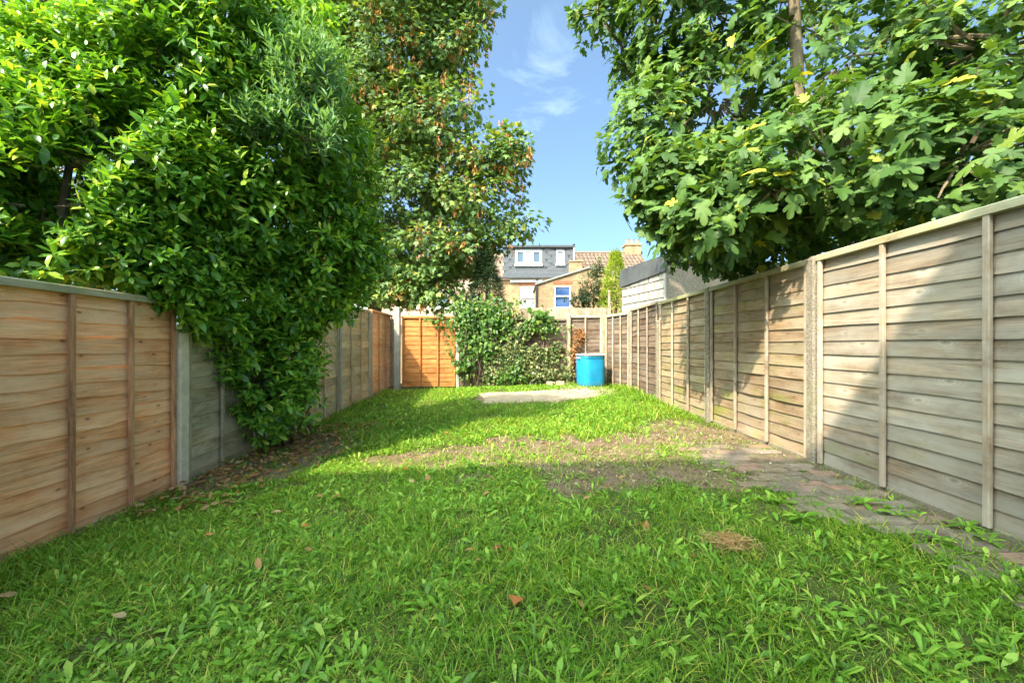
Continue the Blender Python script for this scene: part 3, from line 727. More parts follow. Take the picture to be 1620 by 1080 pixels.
lathe([(.300, .760), (.318, .763), (.322, .775), (.320, .795), (.308, .803), (.285, .800), (.275, .792)]).build('lid', M['rimwhite'], tb, smooth=True)
for s in (-1, 1):
    m = MB(); m.tube([(s * .29, -.06, .69), (s * .345, -.06, .715), (s * .345, .06, .715), (s * .29, .06, .69)], [.012] * 4, 6); m.build('handle', M['rimwhite'], tb)

# ------------------------------------------------------------------ buildings
def brickwall(name, c1, c2, mortar, scale=1.0):
    t = NT(name); co = t.coord('Object')
    s = t.node('ShaderNodeSeparateXYZ', Vector=co)
    v = t.comb(t.math('ADD', s.outputs[0], s.outputs[1]), s.outputs[2], 0.0)
    b = t.n.new('ShaderNodeTexBrick'); t.l.new(v, b.inputs['Vector'])
    b.inputs['Color1'].default_value = (*c1, 1); b.inputs['Color2'].default_value = (*c2, 1); b.inputs['Mortar'].default_value = (*mortar, 1)
    b.inputs['Scale'].default_value = scale; b.inputs['Brick Width'].default_value = .225; b.inputs['Row Height'].default_value = .075; b.inputs['Mortar Size'].default_value = .010
    b.inputs['Bias'].default_value = -.1
    n = t.noise(co, 1.1, 6); f = t.noise(co, 7, 4)
    col = t.mix(.9, b.outputs['Color'], t.ramp(n, [(.3, .65), (.7, 1.25)]), 'MULTIPLY')
    col = t.mix(.7, col, t.ramp(f, [(.3, .7), (.7, 1.25)]), 'MULTIPLY')
    return t.out(col, .92, b.outputs['Fac'], -.4, .01, .15)
M['stock'] = brickwall('yellow_brick', (.42, .265, .13), (.30, .165, .085), (.36, .30, .22))
M['pinkwall'] = brickwall('pink_brick', (.50, .34, .26), (.42, .27, .2), (.46, .4, .34))
M['rearwall'] = plain('white_render', (.78, .75, .68), .9, .06, 2, .2, .1)
M['slate'] = plain('grey_slate', (.105, .115, .13), .55, .14, 5, .2, .4)
M['slate_dark'] = plain('slate_backing', (.085, .093, .105), .7, .1, 5, .1)
M['upvc'] = plain('white_frame', (.78, .78, .77), .4, .04, 3, .05, .4)
M['redtile'] = plain('red_tile', (.36, .155, .09), .85, .22, 2.5, .3)
M['browntile'] = plain('brown_tile', (.27, .19, .14), .85, .22, 2.5, .3)
M['arch'] = plain('red_lintel', (.38, .15, .08), .85, .2, 8, .2)
M['felt'] = plain('dark_felt', (.085, .092, .098), .85, .25, 1.7, .4, .2)
M['block'] = plain('white_block', (.40, .375, .335), .9, .10, 6, .5, .15)
M['mortar'] = plain('grey_mortar', (.10, .09, .08), .95, .15, 12, .5, .1)
M['pebbledash'] = concrete('pebbledash', (.34, .28, .22), .7)
M['pot'] = plain('clay_pot', (.52, .36, .24), .85, .15, 6, .2)
M['pipe'] = plain('black_pipe', (.03, .03, .032), .5, .1, 4, .05, .4)
def glass(name, c, r=.05):
    t = NT(name); t.b.inputs['Metallic'].default_value = 0
    t.b.inputs['Specular IOR Level'].default_value = 1.0; t.b.inputs['Coat Weight'].default_value = .8; t.b.inputs['Coat Roughness'].default_value = .02
    return t.out(c, r, spec=1.0)
M['glass'] = glass('window_glass', (.05, .09, .13)); M['curtain'] = glass('curtained_glass', (.42, .41, .40), .25); M['skyglass'] = glass('painted_sky_glass', (.03, .075, .22))  # last glass: saturated blue base colour stands in for the sky's reflection
def window(parent, x0, x1, z0, z1, y, lights, hsplit=None, sill=True, panes=None):
    """window in a wall facing -y at local depth y; lights: number of vertical divisions"""
    fr = .07
    m = MB(); m.box(x0, x1, y - .05, y + .05, z0, z0 + fr); m.box(x0, x1, y - .05, y + .05, z1 - fr, z1)
    m.box(x0, x0 + fr, y - .049, y + .049, z0 + fr, z1 - fr); m.box(x1 - fr, x1, y - .049, y + .049, z0 + fr, z1 - fr)
    xs_ = np.linspace(x0 + fr, x1 - fr, lights + 1)
    for a in xs_[1:-1]: m.box(a - fr * .6, a + fr * .6, y - .048, y + .048, z0 + fr, z1 - fr)
    wdw = m.build('window', M['upvc'], parent)
    segs = [(z0 + fr, z1 - fr)] if hsplit is None else [(z0 + fr, hsplit), (hsplit, z1 - fr)]
    if hsplit is not None:
        m = MB(); m.box(x0 + fr, x1 - fr, y - .056, y + .044, hsplit - fr * .6, hsplit + fr * .6); m.build('transom', M['upvc'], wdw)
    k = 0
    for i in range(lights):
        for (za, zb) in segs:
            a, b = xs_[i], xs_[i + 1]
            m = MB(); m.quad_strip((a, y + .01, za), (b, y + .01, za), (b, y + .01, zb), (a, y + .01, zb)); m.build('pane', M[(panes or ['glass'])[k % len(panes or [1])]], wdw)
            if lights > 1 and i != 1 and hsplit is None:    # opening casement
                s = MB(); q = .05
                s.box(a + .03, b - .03, y - .075, y - .03, za, za + q); s.box(a + .03, b - .03, y - .075, y - .03, zb - q, zb)
                s.box(a + .03, a + .03 + q, y - .074, y - .031, za + q, zb - q); s.box(b - .03 - q, b - .03, y - .074, y - .031, za + q, zb - q)
                s.build('casement', M['upvc'], wdw)
            k += 1
    if sill:
        m = MB(); m.cbox(x0 - .06, x1 + .06, y - .16, y + .0, z0 - .16, z0 - .003, .012); m.build('sill', M['upvc'], wdw)
    return wdw
def wall_with_holes(m, x0, x1, z0, z1, y0, y1, holes):
    """wall slab facing -y split around rectangular openings"""
    xs_ = sorted({x0, x1, *[h[0] for h in holes], *[h[1] for h in holes]}); zs_ = sorted({z0, z1, *[h[2] for h in holes], *[h[3] for h in holes]})
    for i in range(len(xs_) - 1):
        for j in range(len(zs_) - 1):
            cx_ = (xs_[i] + xs_[i + 1]) / 2; cz_ = (zs_[j] + zs_[j + 1]) / 2
            if any(h[0] < cx_ < h[1] and h[2] < cz_ < h[3] for h in holes): continue
            a, b, c, d = xs_[i], xs_[i + 1], zs_[j], zs_[j + 1]
            m.quad_strip((a, y0, c), (b, y0, c), (b, y0, d), (a, y0, d))
    for h in holes:                                                   # reveals
        a, b, c, d = h
        m.quad_strip((a, y0, c), (a, y1, c), (b, y1, c), (b, y0, c)); m.quad_strip((a, y0, d), (b, y0, d), (b, y1, d), (a, y1, d))
        m.quad_strip((a, y0, c), (a, y0, d), (a, y1, d), (a, y1, c)); m.quad_strip((b, y0, c), (b, y1, c), (b, y1, d), (b, y0, d))
def tiled_roof(parent, x0, x1, ya, za, yb, zb, mat, cw=.30, rh=.30, name='roof'):
    """courses of pantiles from the eave (ya,za) to the ridge (yb,zb)"""
    L = math.hypot(yb - ya, zb - za); n = int(L / rh); cx_n = int((x1 - x0) / cw); V = []; F = []
    ty, tz = (yb - ya) / L, (zb - za) / L; ny_, nz_ = -tz, ty
    prof = [(0, 0), (.25, .02), (.55, .045), (.8, .02)]
    for r in range(n):
        for e, lift in ((0, .05), (1.08, .0)):
            for c in range(cx_n + 1):
                for (u, h) in prof:
                    if c == cx_n and u > 0: continue
                    s = (r + e) * rh; hh = h + lift
                    V.append((x0 + (c + u) * cw, ya + ty * s + ny_ * hh, za + tz * s + nz_ * hh))
        w_ = cx_n * 4 + 1; b = len(V) - 2 * w_
        for i in range(w_ - 1): F.append((b + i, b + i + 1, b + w_ + i + 1, b + w_ + i))
    o = link(name, mesh_np(name, V, F, [mat]), parent); o['kind'] = 'stuff' ; return o

# --- brick house with slate dormer
HY = 28.0
def hx(px, Y=HY): return (px - CX) / FPX * Y
def hz(py, Y=HY): return EYE - (py - CY) / FPX * Y
h = thing('brick_house', 'yellow brick terraced house with grey slate loft dormer beyond the back fence', 'house', (0, HY, 0))
eave = 5.55; X0, X1 = -2.3, 9.9
w1 = (hx(823), hx(847), hz(485), hz(452))
m = MB(); wall_with_holes(m, X0, X1, 0, eave, 0, .12, [w1]); m.quad_strip((X0, 0, 0), (X0, 0, eave), (X0, 8, eave), (X0, 8, 0)); m.quad_strip((X1, 0, 0), (X1, 8, 0), (X1, 8, eave), (X1, 0, eave))
m.quad_strip((X1, 0, eave), (X1, 8, eave), (X1, 4, 8.25)); m.quad_strip((X0, 8, eave), (X0, 0, eave), (X0, 4, 8.25)); m.quad_strip((X1, 8, 0), (X0, 8, 0), (X0, 8, eave), (X1, 8, eave))
m.build('wall', M['stock'], h)
window(h, w1[0], w1[1], w1[2], w1[3], .08, 1, (w1[2] + w1[3]) / 2 - .1, True, ['curtain'])
m = MB(); m.cbox(w1[0] - .12, w1[1] + .12, -.02, .1, w1[3] + .004, w1[3] + .24, .01); m.build('lintel', M['arch'], h)
tiled_roof(h, 4.15, 10.1, -.25, eave - .02, 4, 8.25, M['browntile'])
m = MB(); m.quad_strip((X0, 4, 8.25), (10.1, 4, 8.25), (10.1, 8.25, eave), (X0, 8.25, eave)); m.quad_strip((X0, -.1, eave - .05), (4.2, -.1, eave - .05), (4.2, 4, 8.2), (X0, 4, 8.2)); m.build('roof', M['browntile'], h)
m = MB(); m.tube([(4.1, 4, 8.27), (7, 4, 8.27), (10.1, 4, 8.27)], [.11] * 3, 8); m.build('ridge', M['browntile'], h)
m = MB(); m.cbox(-.3, hx(858), -.16, -.02, hz(447), hz(441.5), .01); m.build('fascia', M['upvc'], h)
m = MB(); m.tube([(X0, -.24, eave + .02), (4.0, -.24, eave + .02)], [.06, .06], 8); m.build('gutter', M['pipe'], h)
m = MB(); m.tube([(hx(849.5), -.08, 0), (hx(849.5), -.08, eave - .3), (hx(849.5), -.2, eave)], [.05] * 3, 8); m.build('drainpipe', M['pipe'], h)
# dormer
D0, D1, dz0, dz1 = hx(797), hx(906, 28.3), hz(440) + .02, hz(391)
dm = MB(); dwin = [(hx(815), hx(857.5), hz(417), hz(395)), (hx(880.5), hx(893), hz(416), hz(395))]
wall_with_holes(dm, D0, D1, dz0, dz1, .20, .32, dwin)
dm.quad_strip((D1, .2, dz0), (D1, 3.8, dz0), (D1, 3.8, dz1), (D1, .2, dz1)); dm.quad_strip((D0, 3.8, dz0), (D0, .2, dz0), (D0, .2, dz1), (D0, 3.8, dz1))
dor = dm.build('dormer', M['slate_dark'], h)
sm = []
for k in range(3):
    q = MB(); q.prism([(-.012 - .012, .0), (-.004, .01), (.0, .345), (-.010, .345)], 0, .001, .449); sm.append(q.mesh('slate', M['slate']))
nr = int((dz1 - dz0) / .27)
for r in range(nr + 1):
    z = dz0 + r * .27; x = D0 + (.225 if r % 2 else 0) - .1
    while x < D1 - .08:
        wd = .45
        if not any(x + wd > a - .03 and x < b + .03 and z + .30 > c - .18 and z < d + .02 for a, b, c, d in dwin) and z + .2 < dz1:
            o = link('slate', random.choice(sm), dor); o.location = (x, .19, z + random.uniform(-.006, .006)); o.scale = (min(1, (D1 - x) / wd), 1, min(1, (dz1 - z) / .345))
        x += wd
for (a, b, c, d), n_ in zip(dwin, (3, 1)):                     # slates cut round the windows
    for (xa, xb, za, zb) in ((a - .28, a - .01, c - .1, d + .1), (b + .01, b + .28, c - .1, d + .1), (a - .2, b + .2, d + .01, dz1 - .01), (a - .2, b + .2, c - .42, c - .16)):
        q = MB(); q.cbox(xa, xb, .176, .196, za, zb, .004); q.build('slate', M['slate'], dor)
window(dor, *dwin[0], .22, 3, None, True, ['glass', 'curtain', 'glass']); window(dor, *dwin[1], .22, 1, dwin[1][2] + .66, True, ['curtain', 'glass'])
m = MB(); m.cbox(D0 - .1, D1 + .12, .02, 4.0, dz1 + .003, dz1 + .16, .02); m.cbox(D1 - .02, D1 + .13, -.02, 3.9, dz1 + .163, dz1 + .26, .02); m.build('flat_roof', M['slate_dark'], dor)
m = MB(); m.cbox(D0, D1 + .05, -.1, .17, dz0 - .0, dz0 + .16, .01); m.build('apron', M['slate'], dor)
m = MB(); m.tube([(D1 + .06, .1, dz1 + .1), (D1 + .06, .1, dz0 + .5), (D1 - .05, .06, dz0 + .2)], [.045] * 3, 8); m.build('drainpipe', M['upvc'], dor)
# chimney on the ridge
ch = MB(); ca, cb = hx(988, 32), hx(1012, 32)
ch.cbox(ca, cb, 3.6, 4.5, 6.6, 8.75, .02); ch.cbox(ca - .07, cb + .07, 3.53, 4.57, 8.75, 8.9, .02); chi = ch.build('chimney', M['stock'], h)
for k in range(3):
    x = ca + .22 + k * .4; m = MB(); m.tube([(x, 4.05, 8.88), (x, 4.05, 8.98), (x, 4.05, 9.25), (x, 4.05, 9.3)], [.17, .14, .13, .17], 10); m.build('chimney_pot', M['pot'], chi)
# paired rear extension with a gable
e = thing('rear_extension', 'two-storey yellow brick rear wing with pale sloping gable edge and window painted blue for reflected sky', 'house wing', (0, 24.2, 0))
EY = 24.2
ex = lambda px: hx(px, EY)
ez = lambda py: hz(py, EY)
ea, ep, eb = ex(850), ex(932), ex(1014); zl, zp = ez(449), ez(424)
wE = (ex(877), ex(903), ez(487), ez(452))
m = MB(); wall_with_holes(m, ea, eb, 0, zl, 0, .12, [(wE[0], wE[1], wE[2], min(wE[3], zl - .02))])
m.quad_strip((ea, 0, zl), (eb, 0, zl), (ep, 0, zp)); m.quad_strip((ea, 3.78, 0), (ea, 0, 0), (ea, 0, zl), (ea, 3.78, zl)); m.quad_strip((eb, 0, 0), (eb, 3.78, 0), (eb, 3.78, zl), (eb, 0, zl)); m.build('wall', M['stock'], e)
window(e, wE[0], wE[1], wE[2], min(wE[3], zl - .02), .07, 1, (wE[2] + wE[3]) / 2 + .05, True, ['skyglass'])
m = MB(); m.cbox(wE[0] - .1, wE[1] + .1, -.02, .05, zl - .015, zl + .2, .01); m.build('lintel', M['arch'], e)
for s, xa in ((1, ea), (-1, eb)):
    tx, tz = ep - xa, zp - zl; L = math.hypot(tx, tz); nx_, nz_ = -tz / L * s, abs(tx) / L
    m = MB(); m.prism([(xa - s * .12, zl - .06), (ep, zp), (ep, zp + .08), (xa - s * .12, zl + .02)][::s], 1, -.1, .02); m.build('verge', M['upvc'] if False else M['block'], e)
    m = MB(); m.quad_strip((xa - s * .1, .02, zl + .0), (ep, .02, zp + .05), (ep, 3.9, zp + .05), (xa - s * .1, 3.9, zl + .0)); m.build('roof', M['browntile'], e)
sk = MB(); sk.cbox(ex(905), ex(926), .9, 1.5, zl, hz(414, 25), .03); sk.cbox(ex(904), ex(927), .85, 1.55, hz(414, 25), hz(414, 25) + .1, .02); st = sk.build('chimney', M['stock'], e)
m = MB(); m.tube([(ex(848.5), -.07, 0), (ex(848.5), -.07, zl - .1)], [.05, .05], 8); m.build('drainpipe', M['pipe'], e)
# --- house with red roof seen through the sycamore
h2 = thing('brick_house', 'pinkish house with red tiled roof glimpsed through the sycamore', 'house', (0, 29.0, 0))
a0, a1 = -17.0, -2.4
wins = [(hx(x_, 29), hx(x_ + 24, 29), hz(486, 29), hz(455, 29)) for x_ in (560, 640, 690)] + [(hx(x_, 29), hx(x_ + 26, 29), .9, 2.4) for x_ in (600, 660)]
m = MB(); wall_with_holes(m, a0, a1, 0, 5.9, 0, .12, wins); m.quad_strip((a0, 8, 0), (a0, 0, 0), (a0, 0, 5.9), (a0, 8, 5.9)); m.quad_strip((a1, 0, 0), (a1, 8, 0), (a1, 8, 5.9), (a1, 0, 5.9)); m.quad_strip((a1, 0, 5.9), (a1, 8, 5.9), (a1, 4, 8.3)); m.build('wall', M['pinkwall'], h2)
for q in wins: window(h2, *q, .08, 1, (q[2] + q[3]) / 2, True, ['glass', 'curtain'])
tiled_roof(h2, a0, a1 + .1, -.25, 5.85, 4, 8.3, M['redtile'])
m = MB(); m.quad_strip((a0, 4, 8.3), (a1 + .1, 4, 8.3), (a1 + .1, 8.2, 5.85), (a0, 8.2, 5.85)); m.build('roof', M['redtile'], h2)
ch = MB(); ch.cbox(-8.4, -7.2, 3.5, 4.4, 7.4, 9.6, .02); c2 = ch.build('chimney', M['stock'], h2)
for k in range(2): m = MB(); m.tube([(-8.1 + k * .6, 4, 9.58), (-8.1 + k * .6, 4, 10.0)], [.16, .13], 10); m.build('chimney_pot', M['pot'], c2)

# --- white block outbuilding over the right fence
gA = np.array([3.52, 9.5]); gB = np.array([3.03, 11.42]); gd = gB - gA; gL = float(np.linalg.norm(gd))
g = thing('outbuilding', 'white block outbuilding with dark felt roof edge over the right fence', 'outbuilding', (gB[0], gB[1], 0), math.atan2(gA[1] - gB[1], gA[0] - gB[0]))
# local x from far corner B to near corner A, local -y faces the garden
m = MB(); m.box(.0, gL, .03, 3.4, 0, 2.98); m.build('core', M['mortar'], g)
bk = []
for k in range(3):
    q = MB(); q.cbox(.02, .42, .0, .05, .010, .205, .006); bk.append(q.mesh('block', M['block']))
for r in range(13):
    x = -.2 if r % 2 else 0.0
    while x < gL - .02:
        xa = max(x, 0); xb = min(x + .44, gL - .005)
        if xb - xa > .06:
            o = link('block', random.choice(bk), g); o.location = (xa, random.uniform(-.004, .004), r * .215); o.scale = ((xb - xa) / .44, 1, 1)
        x += .44
m = MB(); m.box(gL + .003, gL + .04, .04, 3.38, 0, 2.9); m.build('side_wall', M['pebbledash'], g)
m = MB(); m.cbox(gL - .012, gL + .055, -.012, .045, 0, 2.8, .008); m.build('corner_trim', M['block'], g)
x = -.04
while x < gL + .02:
    m = MB(); wv = .52
    b0 = 2.66 + .09 * (x / gL); b1 = 2.66 + .09 * ((x + wv) / gL)
    m.v = [(x, -.05, b0), (x + wv + .03, -.045, b1), (x + wv + .03, -.02, 3.16), (x, -.03, 3.14), (x, .0, b0), (x + wv + .03, .0, b1), (x + wv + .03, .0, 3.16), (x, .0, 3.14)]
    m.f = [(0, 1, 2, 3), (5, 4, 7, 6), (3, 2, 6, 7), (1, 0, 4, 5), (0, 3, 7, 4), (2, 1, 5, 6)]; m.build('felt_strip', M['felt'], g); x += wv
m = MB(); m.cbox(-.05, gL + .08, .005, 3.5, 2.985, 3.13, .02); m.build('roof', M['felt'], g)

# --- the house the picture was taken from (behind the camera): its eave casts the shadow across the lawn
eH = 9.0; eY = 3.68 - eH / 1.39
hb = thing('rendered_house', 'white rendered house behind the viewer casting the straight shadow over the lawn', 'house', (0, eY, 0))
q0, q1 = -9.8, -1.5
m = MB(); bw_ = [(-4.6, -2.2, .05, 2.2), (-8.6, -7.2, 1.0, 2.2), (-4.4, -3.0, 3.7, 5.0), (-8.4, -7.0, 3.7, 5.0), (-4.4, -3.0, 6.3, 7.6), (-8.4, -7.0, 6.3, 7.6)]
m2 = MB(); wall_with_holes(m2, q0, q1, -.3, eH - .15, 0, -.12, bw_)
m2.v = [(a, -.3 + (-b), c) for a, b, c in m2.v]
m2.quad_strip((q0, -.3, -.3), (q0, -8, -.3), (q0, -8, eH), (q0, -.3, eH)); m2.quad_strip((q1, -.3, -.3), (q1, -.3, eH), (q1, -8, eH), (q1, -8, -.3)); m2.quad_strip((q0, -8, -.3), (q1, -8, -.3), (q1, -8, eH), (q0, -8, eH)); m2.build('wall', M['rearwall'], hb)
for q in bw_:
    fw = window(hb, *q, -.38, 2, None, False, ['glass'])
m = MB(); m.quad_strip((q0 - .2, 0, eH), (q1 + .1, 0, eH), (q1 + .1, -4.1, eH + 2.6), (q0 - .2, -4.1, eH + 2.6)); m.quad_strip((q0 - .2, -8.2, eH), (q0 - .2, -4.1, eH + 2.6), (q1 + .1, -4.1, eH + 2.6), (q1 + .1, -8.2, eH)); m.quad_strip((q0 - .2, 0, eH - .12), (q0 - .2, 0, eH), (q1 + .1, 0, eH), (q1 + .1, 0, eH - .12)); m.quad_strip((q0, 0, eH - .12), (q1, 0, eH - .12), (q1, -.4, eH - .12), (q0, -.4, eH - .12)); m.build('roof', M['browntile'], hb)
m = MB(); xp = 2.2 - .9 / 1.39 * (eH + .5); m.tube([(xp, -.1, .0), (xp, -.1, eH + .28), (xp, -.1, eH + .30), (xp, -.1, eH + .46), (xp, -.1, eH + .5)], [.055, .055, .09, .1, .05], 10); m.build('vent_pipe', M['pipe'], hb)

# ------------------------------------------------------------------ trees and shrubs
def lobe(px, py, Y, rx, ry, rd, wgt=1): return (P(px, py, Y), np.array([rx / FPX * Y, rd, ry / FPX * Y]), wgt)
def limbs(parent, base, stems, lobes, mat, r0, tips=None, ntw=0, twr=.008, center=None, name='trunk'):
    """trunk part and a branches part; stems: list of polylines (first one is the trunk)"""
    off = np.array(parent.location)
    m = MB()
    for pts, ra, rb in stems: m.tube([np.array(p) - off for p in pts], taper(ra, rb, len(pts)), 8)
    m.build(name, mat, parent, smooth=True)
    m = MB(); ends = np.array([s[0][-1] for s in stems]); mids = np.array([p for s in stems for p in s[0][len(s[0]) // 2:]])
    cl = []
    for c, r, *_ in lobes:
        k = np.argmin(np.linalg.norm(mids - c, axis=1) + np.maximum(mids[:, 2] - c[2], 0) * 2)
        pts = wander(mids[k], c, 5, .10); m.tube([p - off for p in pts], taper(r0 * .45, r0 * .16, 5), 6); cl.append(c)
    if tips is not None and ntw:
        cl = np.array(cl)
        for i in RNG.choice(len(tips), min(ntw, len(tips)), False):
            k = np.argmin(np.linalg.norm(cl - tips[i], axis=1)); s = cl[k] + (tips[i] - cl[k]) * .25
            pts = wander(s, tips[i], 4, .08, .03); m.tube([p - off for p in pts], taper(twr * 2, twr * .6, 4), 4, False)
    m.build('branches', mat, parent)['kind'] = 'stuff'

def clear_of(p, line, rad, ymax):
    """False where a shoot would hang in front of a limb that stays in view; line: points of the photograph"""
    px = CX + p[:, 0] / p[:, 1] * FPX; py = CY - (p[:, 2] - EYE) / p[:, 1] * FPX; ok = np.ones(len(p), bool)
    for (a, b), (c, d_) in zip(line[:-1], line[1:]):
        t_ = np.clip(((px - a) * (c - a) + (py - b) * (d_ - b)) / ((c - a) ** 2 + (d_ - b) ** 2), 0, 1)
        ok &= ~((np.hypot(px - a - t_ * (c - a), py - b - t_ * (d_ - b)) < rad) & (p[:, 1] < ymax))
    return ok
# laurel against the left fence
L1 = [lobe(440, 215, 4.7, 120, 150, .9), lobe(300, 115, 4.25, 175, 135, .85), lobe(475, 380, 5.0, 105, 120, .75), lobe(330, 330, 4.2, 130, 110, .7),
      lobe(525, 300, 5.2, 65, 130, .6), lobe(400, 470, 4.7, 95, 65, .45), lobe(430, 625, 4.85, 62, 74, .32, 1.7), lobe(350, 50, 4.4, 185, 75, .9), lobe(270, 425, 3.75, 80, 48, .28, 1.2), lobe(490, 460, 5.2, 80, 60, .45),
      lobe(345, 490, 4.05, 58, 50, .25, 1.2), lobe(375, 545, 4.4, 42, 45, .2, 1.6), lobe(455, 560, 5.0, 50, 60, .3, 1.5), lobe(560, 410, 5.4, 45, 60, .4), lobe(290, 462, 3.68, 52, 40, .2, 2.5), lobe(335, 475, 3.95, 60, 45, .2, 2), lobe(235, 445, 3.5, 60, 30, .18, 2.5)]
base = np.array([-2.93, 5.2, -.22])
lt = thing('laurel_shrub', 'tall glossy laurel with bare crooked stem growing inside the left fence', 'shrub', base)
pS, dS = crown_points(L1, 6000, .6, .29, 1.9, 3)
m_ = (pS[:, 2] > -.1) & clear_of(pS, [(415, 615), (410, 560), (390, 520), (375, 470)], 12, 5.0); pS, dS = pS[m_], dS[m_]
ax = norm(dS * .8 + np.array([0, 0, .55]) + RNG.normal(0, .35, dS.shape))
pos, d, n, s = shoot_leaves(pS, ax, 9, .116, (.75, 1.35), .5, .16, .22)
foliage(lt, M['laurel'], T_laurel, pos, d, n, s, RNG.random(len(pos)) * .999, 300, 16)
st = [([base, P(428, 640, 5.05), P(408, 590, 4.95), P(410, 560, 4.9), P(390, 520, 4.8), P(375, 470, 4.6), P(350, 360, 4.5), P(320, 200, 4.4)], .055, .028),
      ([base + [.08, .05, 0], P(445, 600, 5.1), P(455, 500, 5.1), P(470, 380, 5.0), P(480, 250, 4.8)], .04, .02),
      ([base + [-.05, -.1, 0], P(405, 610, 4.9), P(380, 500, 4.5), P(330, 430, 4.1), P(280, 380, 3.9)], .035, .018),
      ([P(410, 560, 4.9), P(425, 520, 4.85), P(440, 490, 4.8)], .022, .01)]
limbs(lt, base, st, L1, M['figbark'], .05, pS, 260, .006)

# neighbour's laurel over the near left fence
L2 = [lobe(70, 330, 3.2, 130, 110, .5), lobe(190, 270, 3.6, 140, 140, .55), lobe(-60, 250, 3.2, 140, 120, .55), lobe(140, 395, 3.35, 130, 62, .3), lobe(0, 405, 3.05, 120, 45, .28), lobe(170, 150, 3.9, 120, 90, .6), lobe(50, 220, 3.5, 120, 80, .5), lobe(-120, 380, 2.9, 120, 70, .35), lobe(60, 140, 4.0, 130, 90, .6), lobe(110, 310, 3.9, 120, 90, .5)]
base2 = np.array([-3.85, 3.6, -.2])
lt2 = thing('laurel_shrub', 'sunlit yellow-green laurel hanging over the large orange panel at left', 'shrub', base2)
pS, dS = crown_points(L2, 3700, .6, .27, 1.9, 8)
m_ = ~((pS[:, 0] > lx(pS[:, 1]) - .12) & (pS[:, 2] < 1.5)); pS, dS = pS[m_], dS[m_]
ax = norm(dS * .8 + np.array([0, 0, .6]) + RNG.normal(0, .35, dS.shape))
pos, d, n, s = shoot_leaves(pS, ax, 9, .108, (.75, 1.3), .5, .16, .22)
foliage(lt2, M['laurel'], T_laurel, pos, d, n, s, RNG.random(len(pos)) * .999, 300, 20)
limbs(lt2, base2, [([base2, base2 + [0, 0, .9], P(90, 380, 3.5), P(110, 260, 3.5)], .06, .025), ([base2 + [.05, .05, .5], P(160, 400, 3.6), P(190, 250, 3.7)], .04, .02)], L2, M['figbark'], .05, pS, 150, .006)

# pale grey-green shrub showing above the laurel
L3 = [lobe(470, 110, 3.95, 40, 62, .2), lobe(512, 140, 4.0, 30, 60, .2), lobe(445, 190, 3.9, 50, 30, .2), lobe(400, 205, 3.9, 30, 22, .18), lobe(500, 225, 4.0, 55, 30, .2), lobe(440, 130, 4.0, 25, 40, .2)]
base3 = np.array([-2.80, 5.55, -.22]); s3 = thing('silver_shrub', 'pale grey-green shrub with narrow leaves rising behind the laurel', 'shrub', base3)
pS, dS = crown_points(L3, 330, .9, .34, 3.0, 4)
ax = norm(dS * .5 + np.array([0, 0, 1.0]) + RNG.normal(0, .25, dS.shape))
pos, d, n, s = shoot_leaves(pS, ax, 12, .14, (.6, 1.1), .4, .25, .25)
foliage(s3, M['silver'], T_silver, pos, d, n, s * .75, RNG.random(len(pos)) * .999)
limbs(s3, base3, [([base3, base3 + [-.1, -.1, 1.5], P(450, 330, 5.1), P(455, 250, 4.6), P(470, 170, 4.0)], .03, .01)], L3, M['figbark'], .04, pS, 60, .006)

# sycamore with brown seed bunches
SYL = [lobe(600, 60, 12.5, 130, 130, 2.2), lobe(690, 60, 12.2, 70, 80, 1.2), lobe(560, 210, 12.8, 110, 130, 2.0), lobe(690, 190, 12.0, 78, 70, 1.3), lobe(650, 300, 12.2, 110, 85, 1.8),
       lobe(775, 255, 11.8, 52, 34, .7), lobe(812, 232, 11.7, 26, 17, .4), lobe(745, 315, 11.9, 70, 45, .9), lobe(790, 355, 11.9, 50, 24, .6), lobe(690, 395, 12.2, 105, 50, 1.3), lobe(570, 380, 12.6, 80, 70, 1.4), lobe(630, -60, 12.6, 140, 90, 2.0), lobe(745, 20, 12.2, 28, 45, .6), lobe(640, 440, 12.6, 60, 28, .8), lobe(765, 385, 12.3, 45, 22, .5),
       lobe(480, 60, 12.8, 90, 130, 1.6), lobe(600, 452, 12.3, 95, 34, .8), lobe(690, 448, 12.0, 55, 32, .6), lobe(520, 440, 12.6, 60, 50, .8)]
sbase = np.array([-4.6, 13.2, -.1]); sy = thing('sycamore_tree', 'tall sycamore with hanging brown seed bunches behind the back fence', 'tree', sbase)
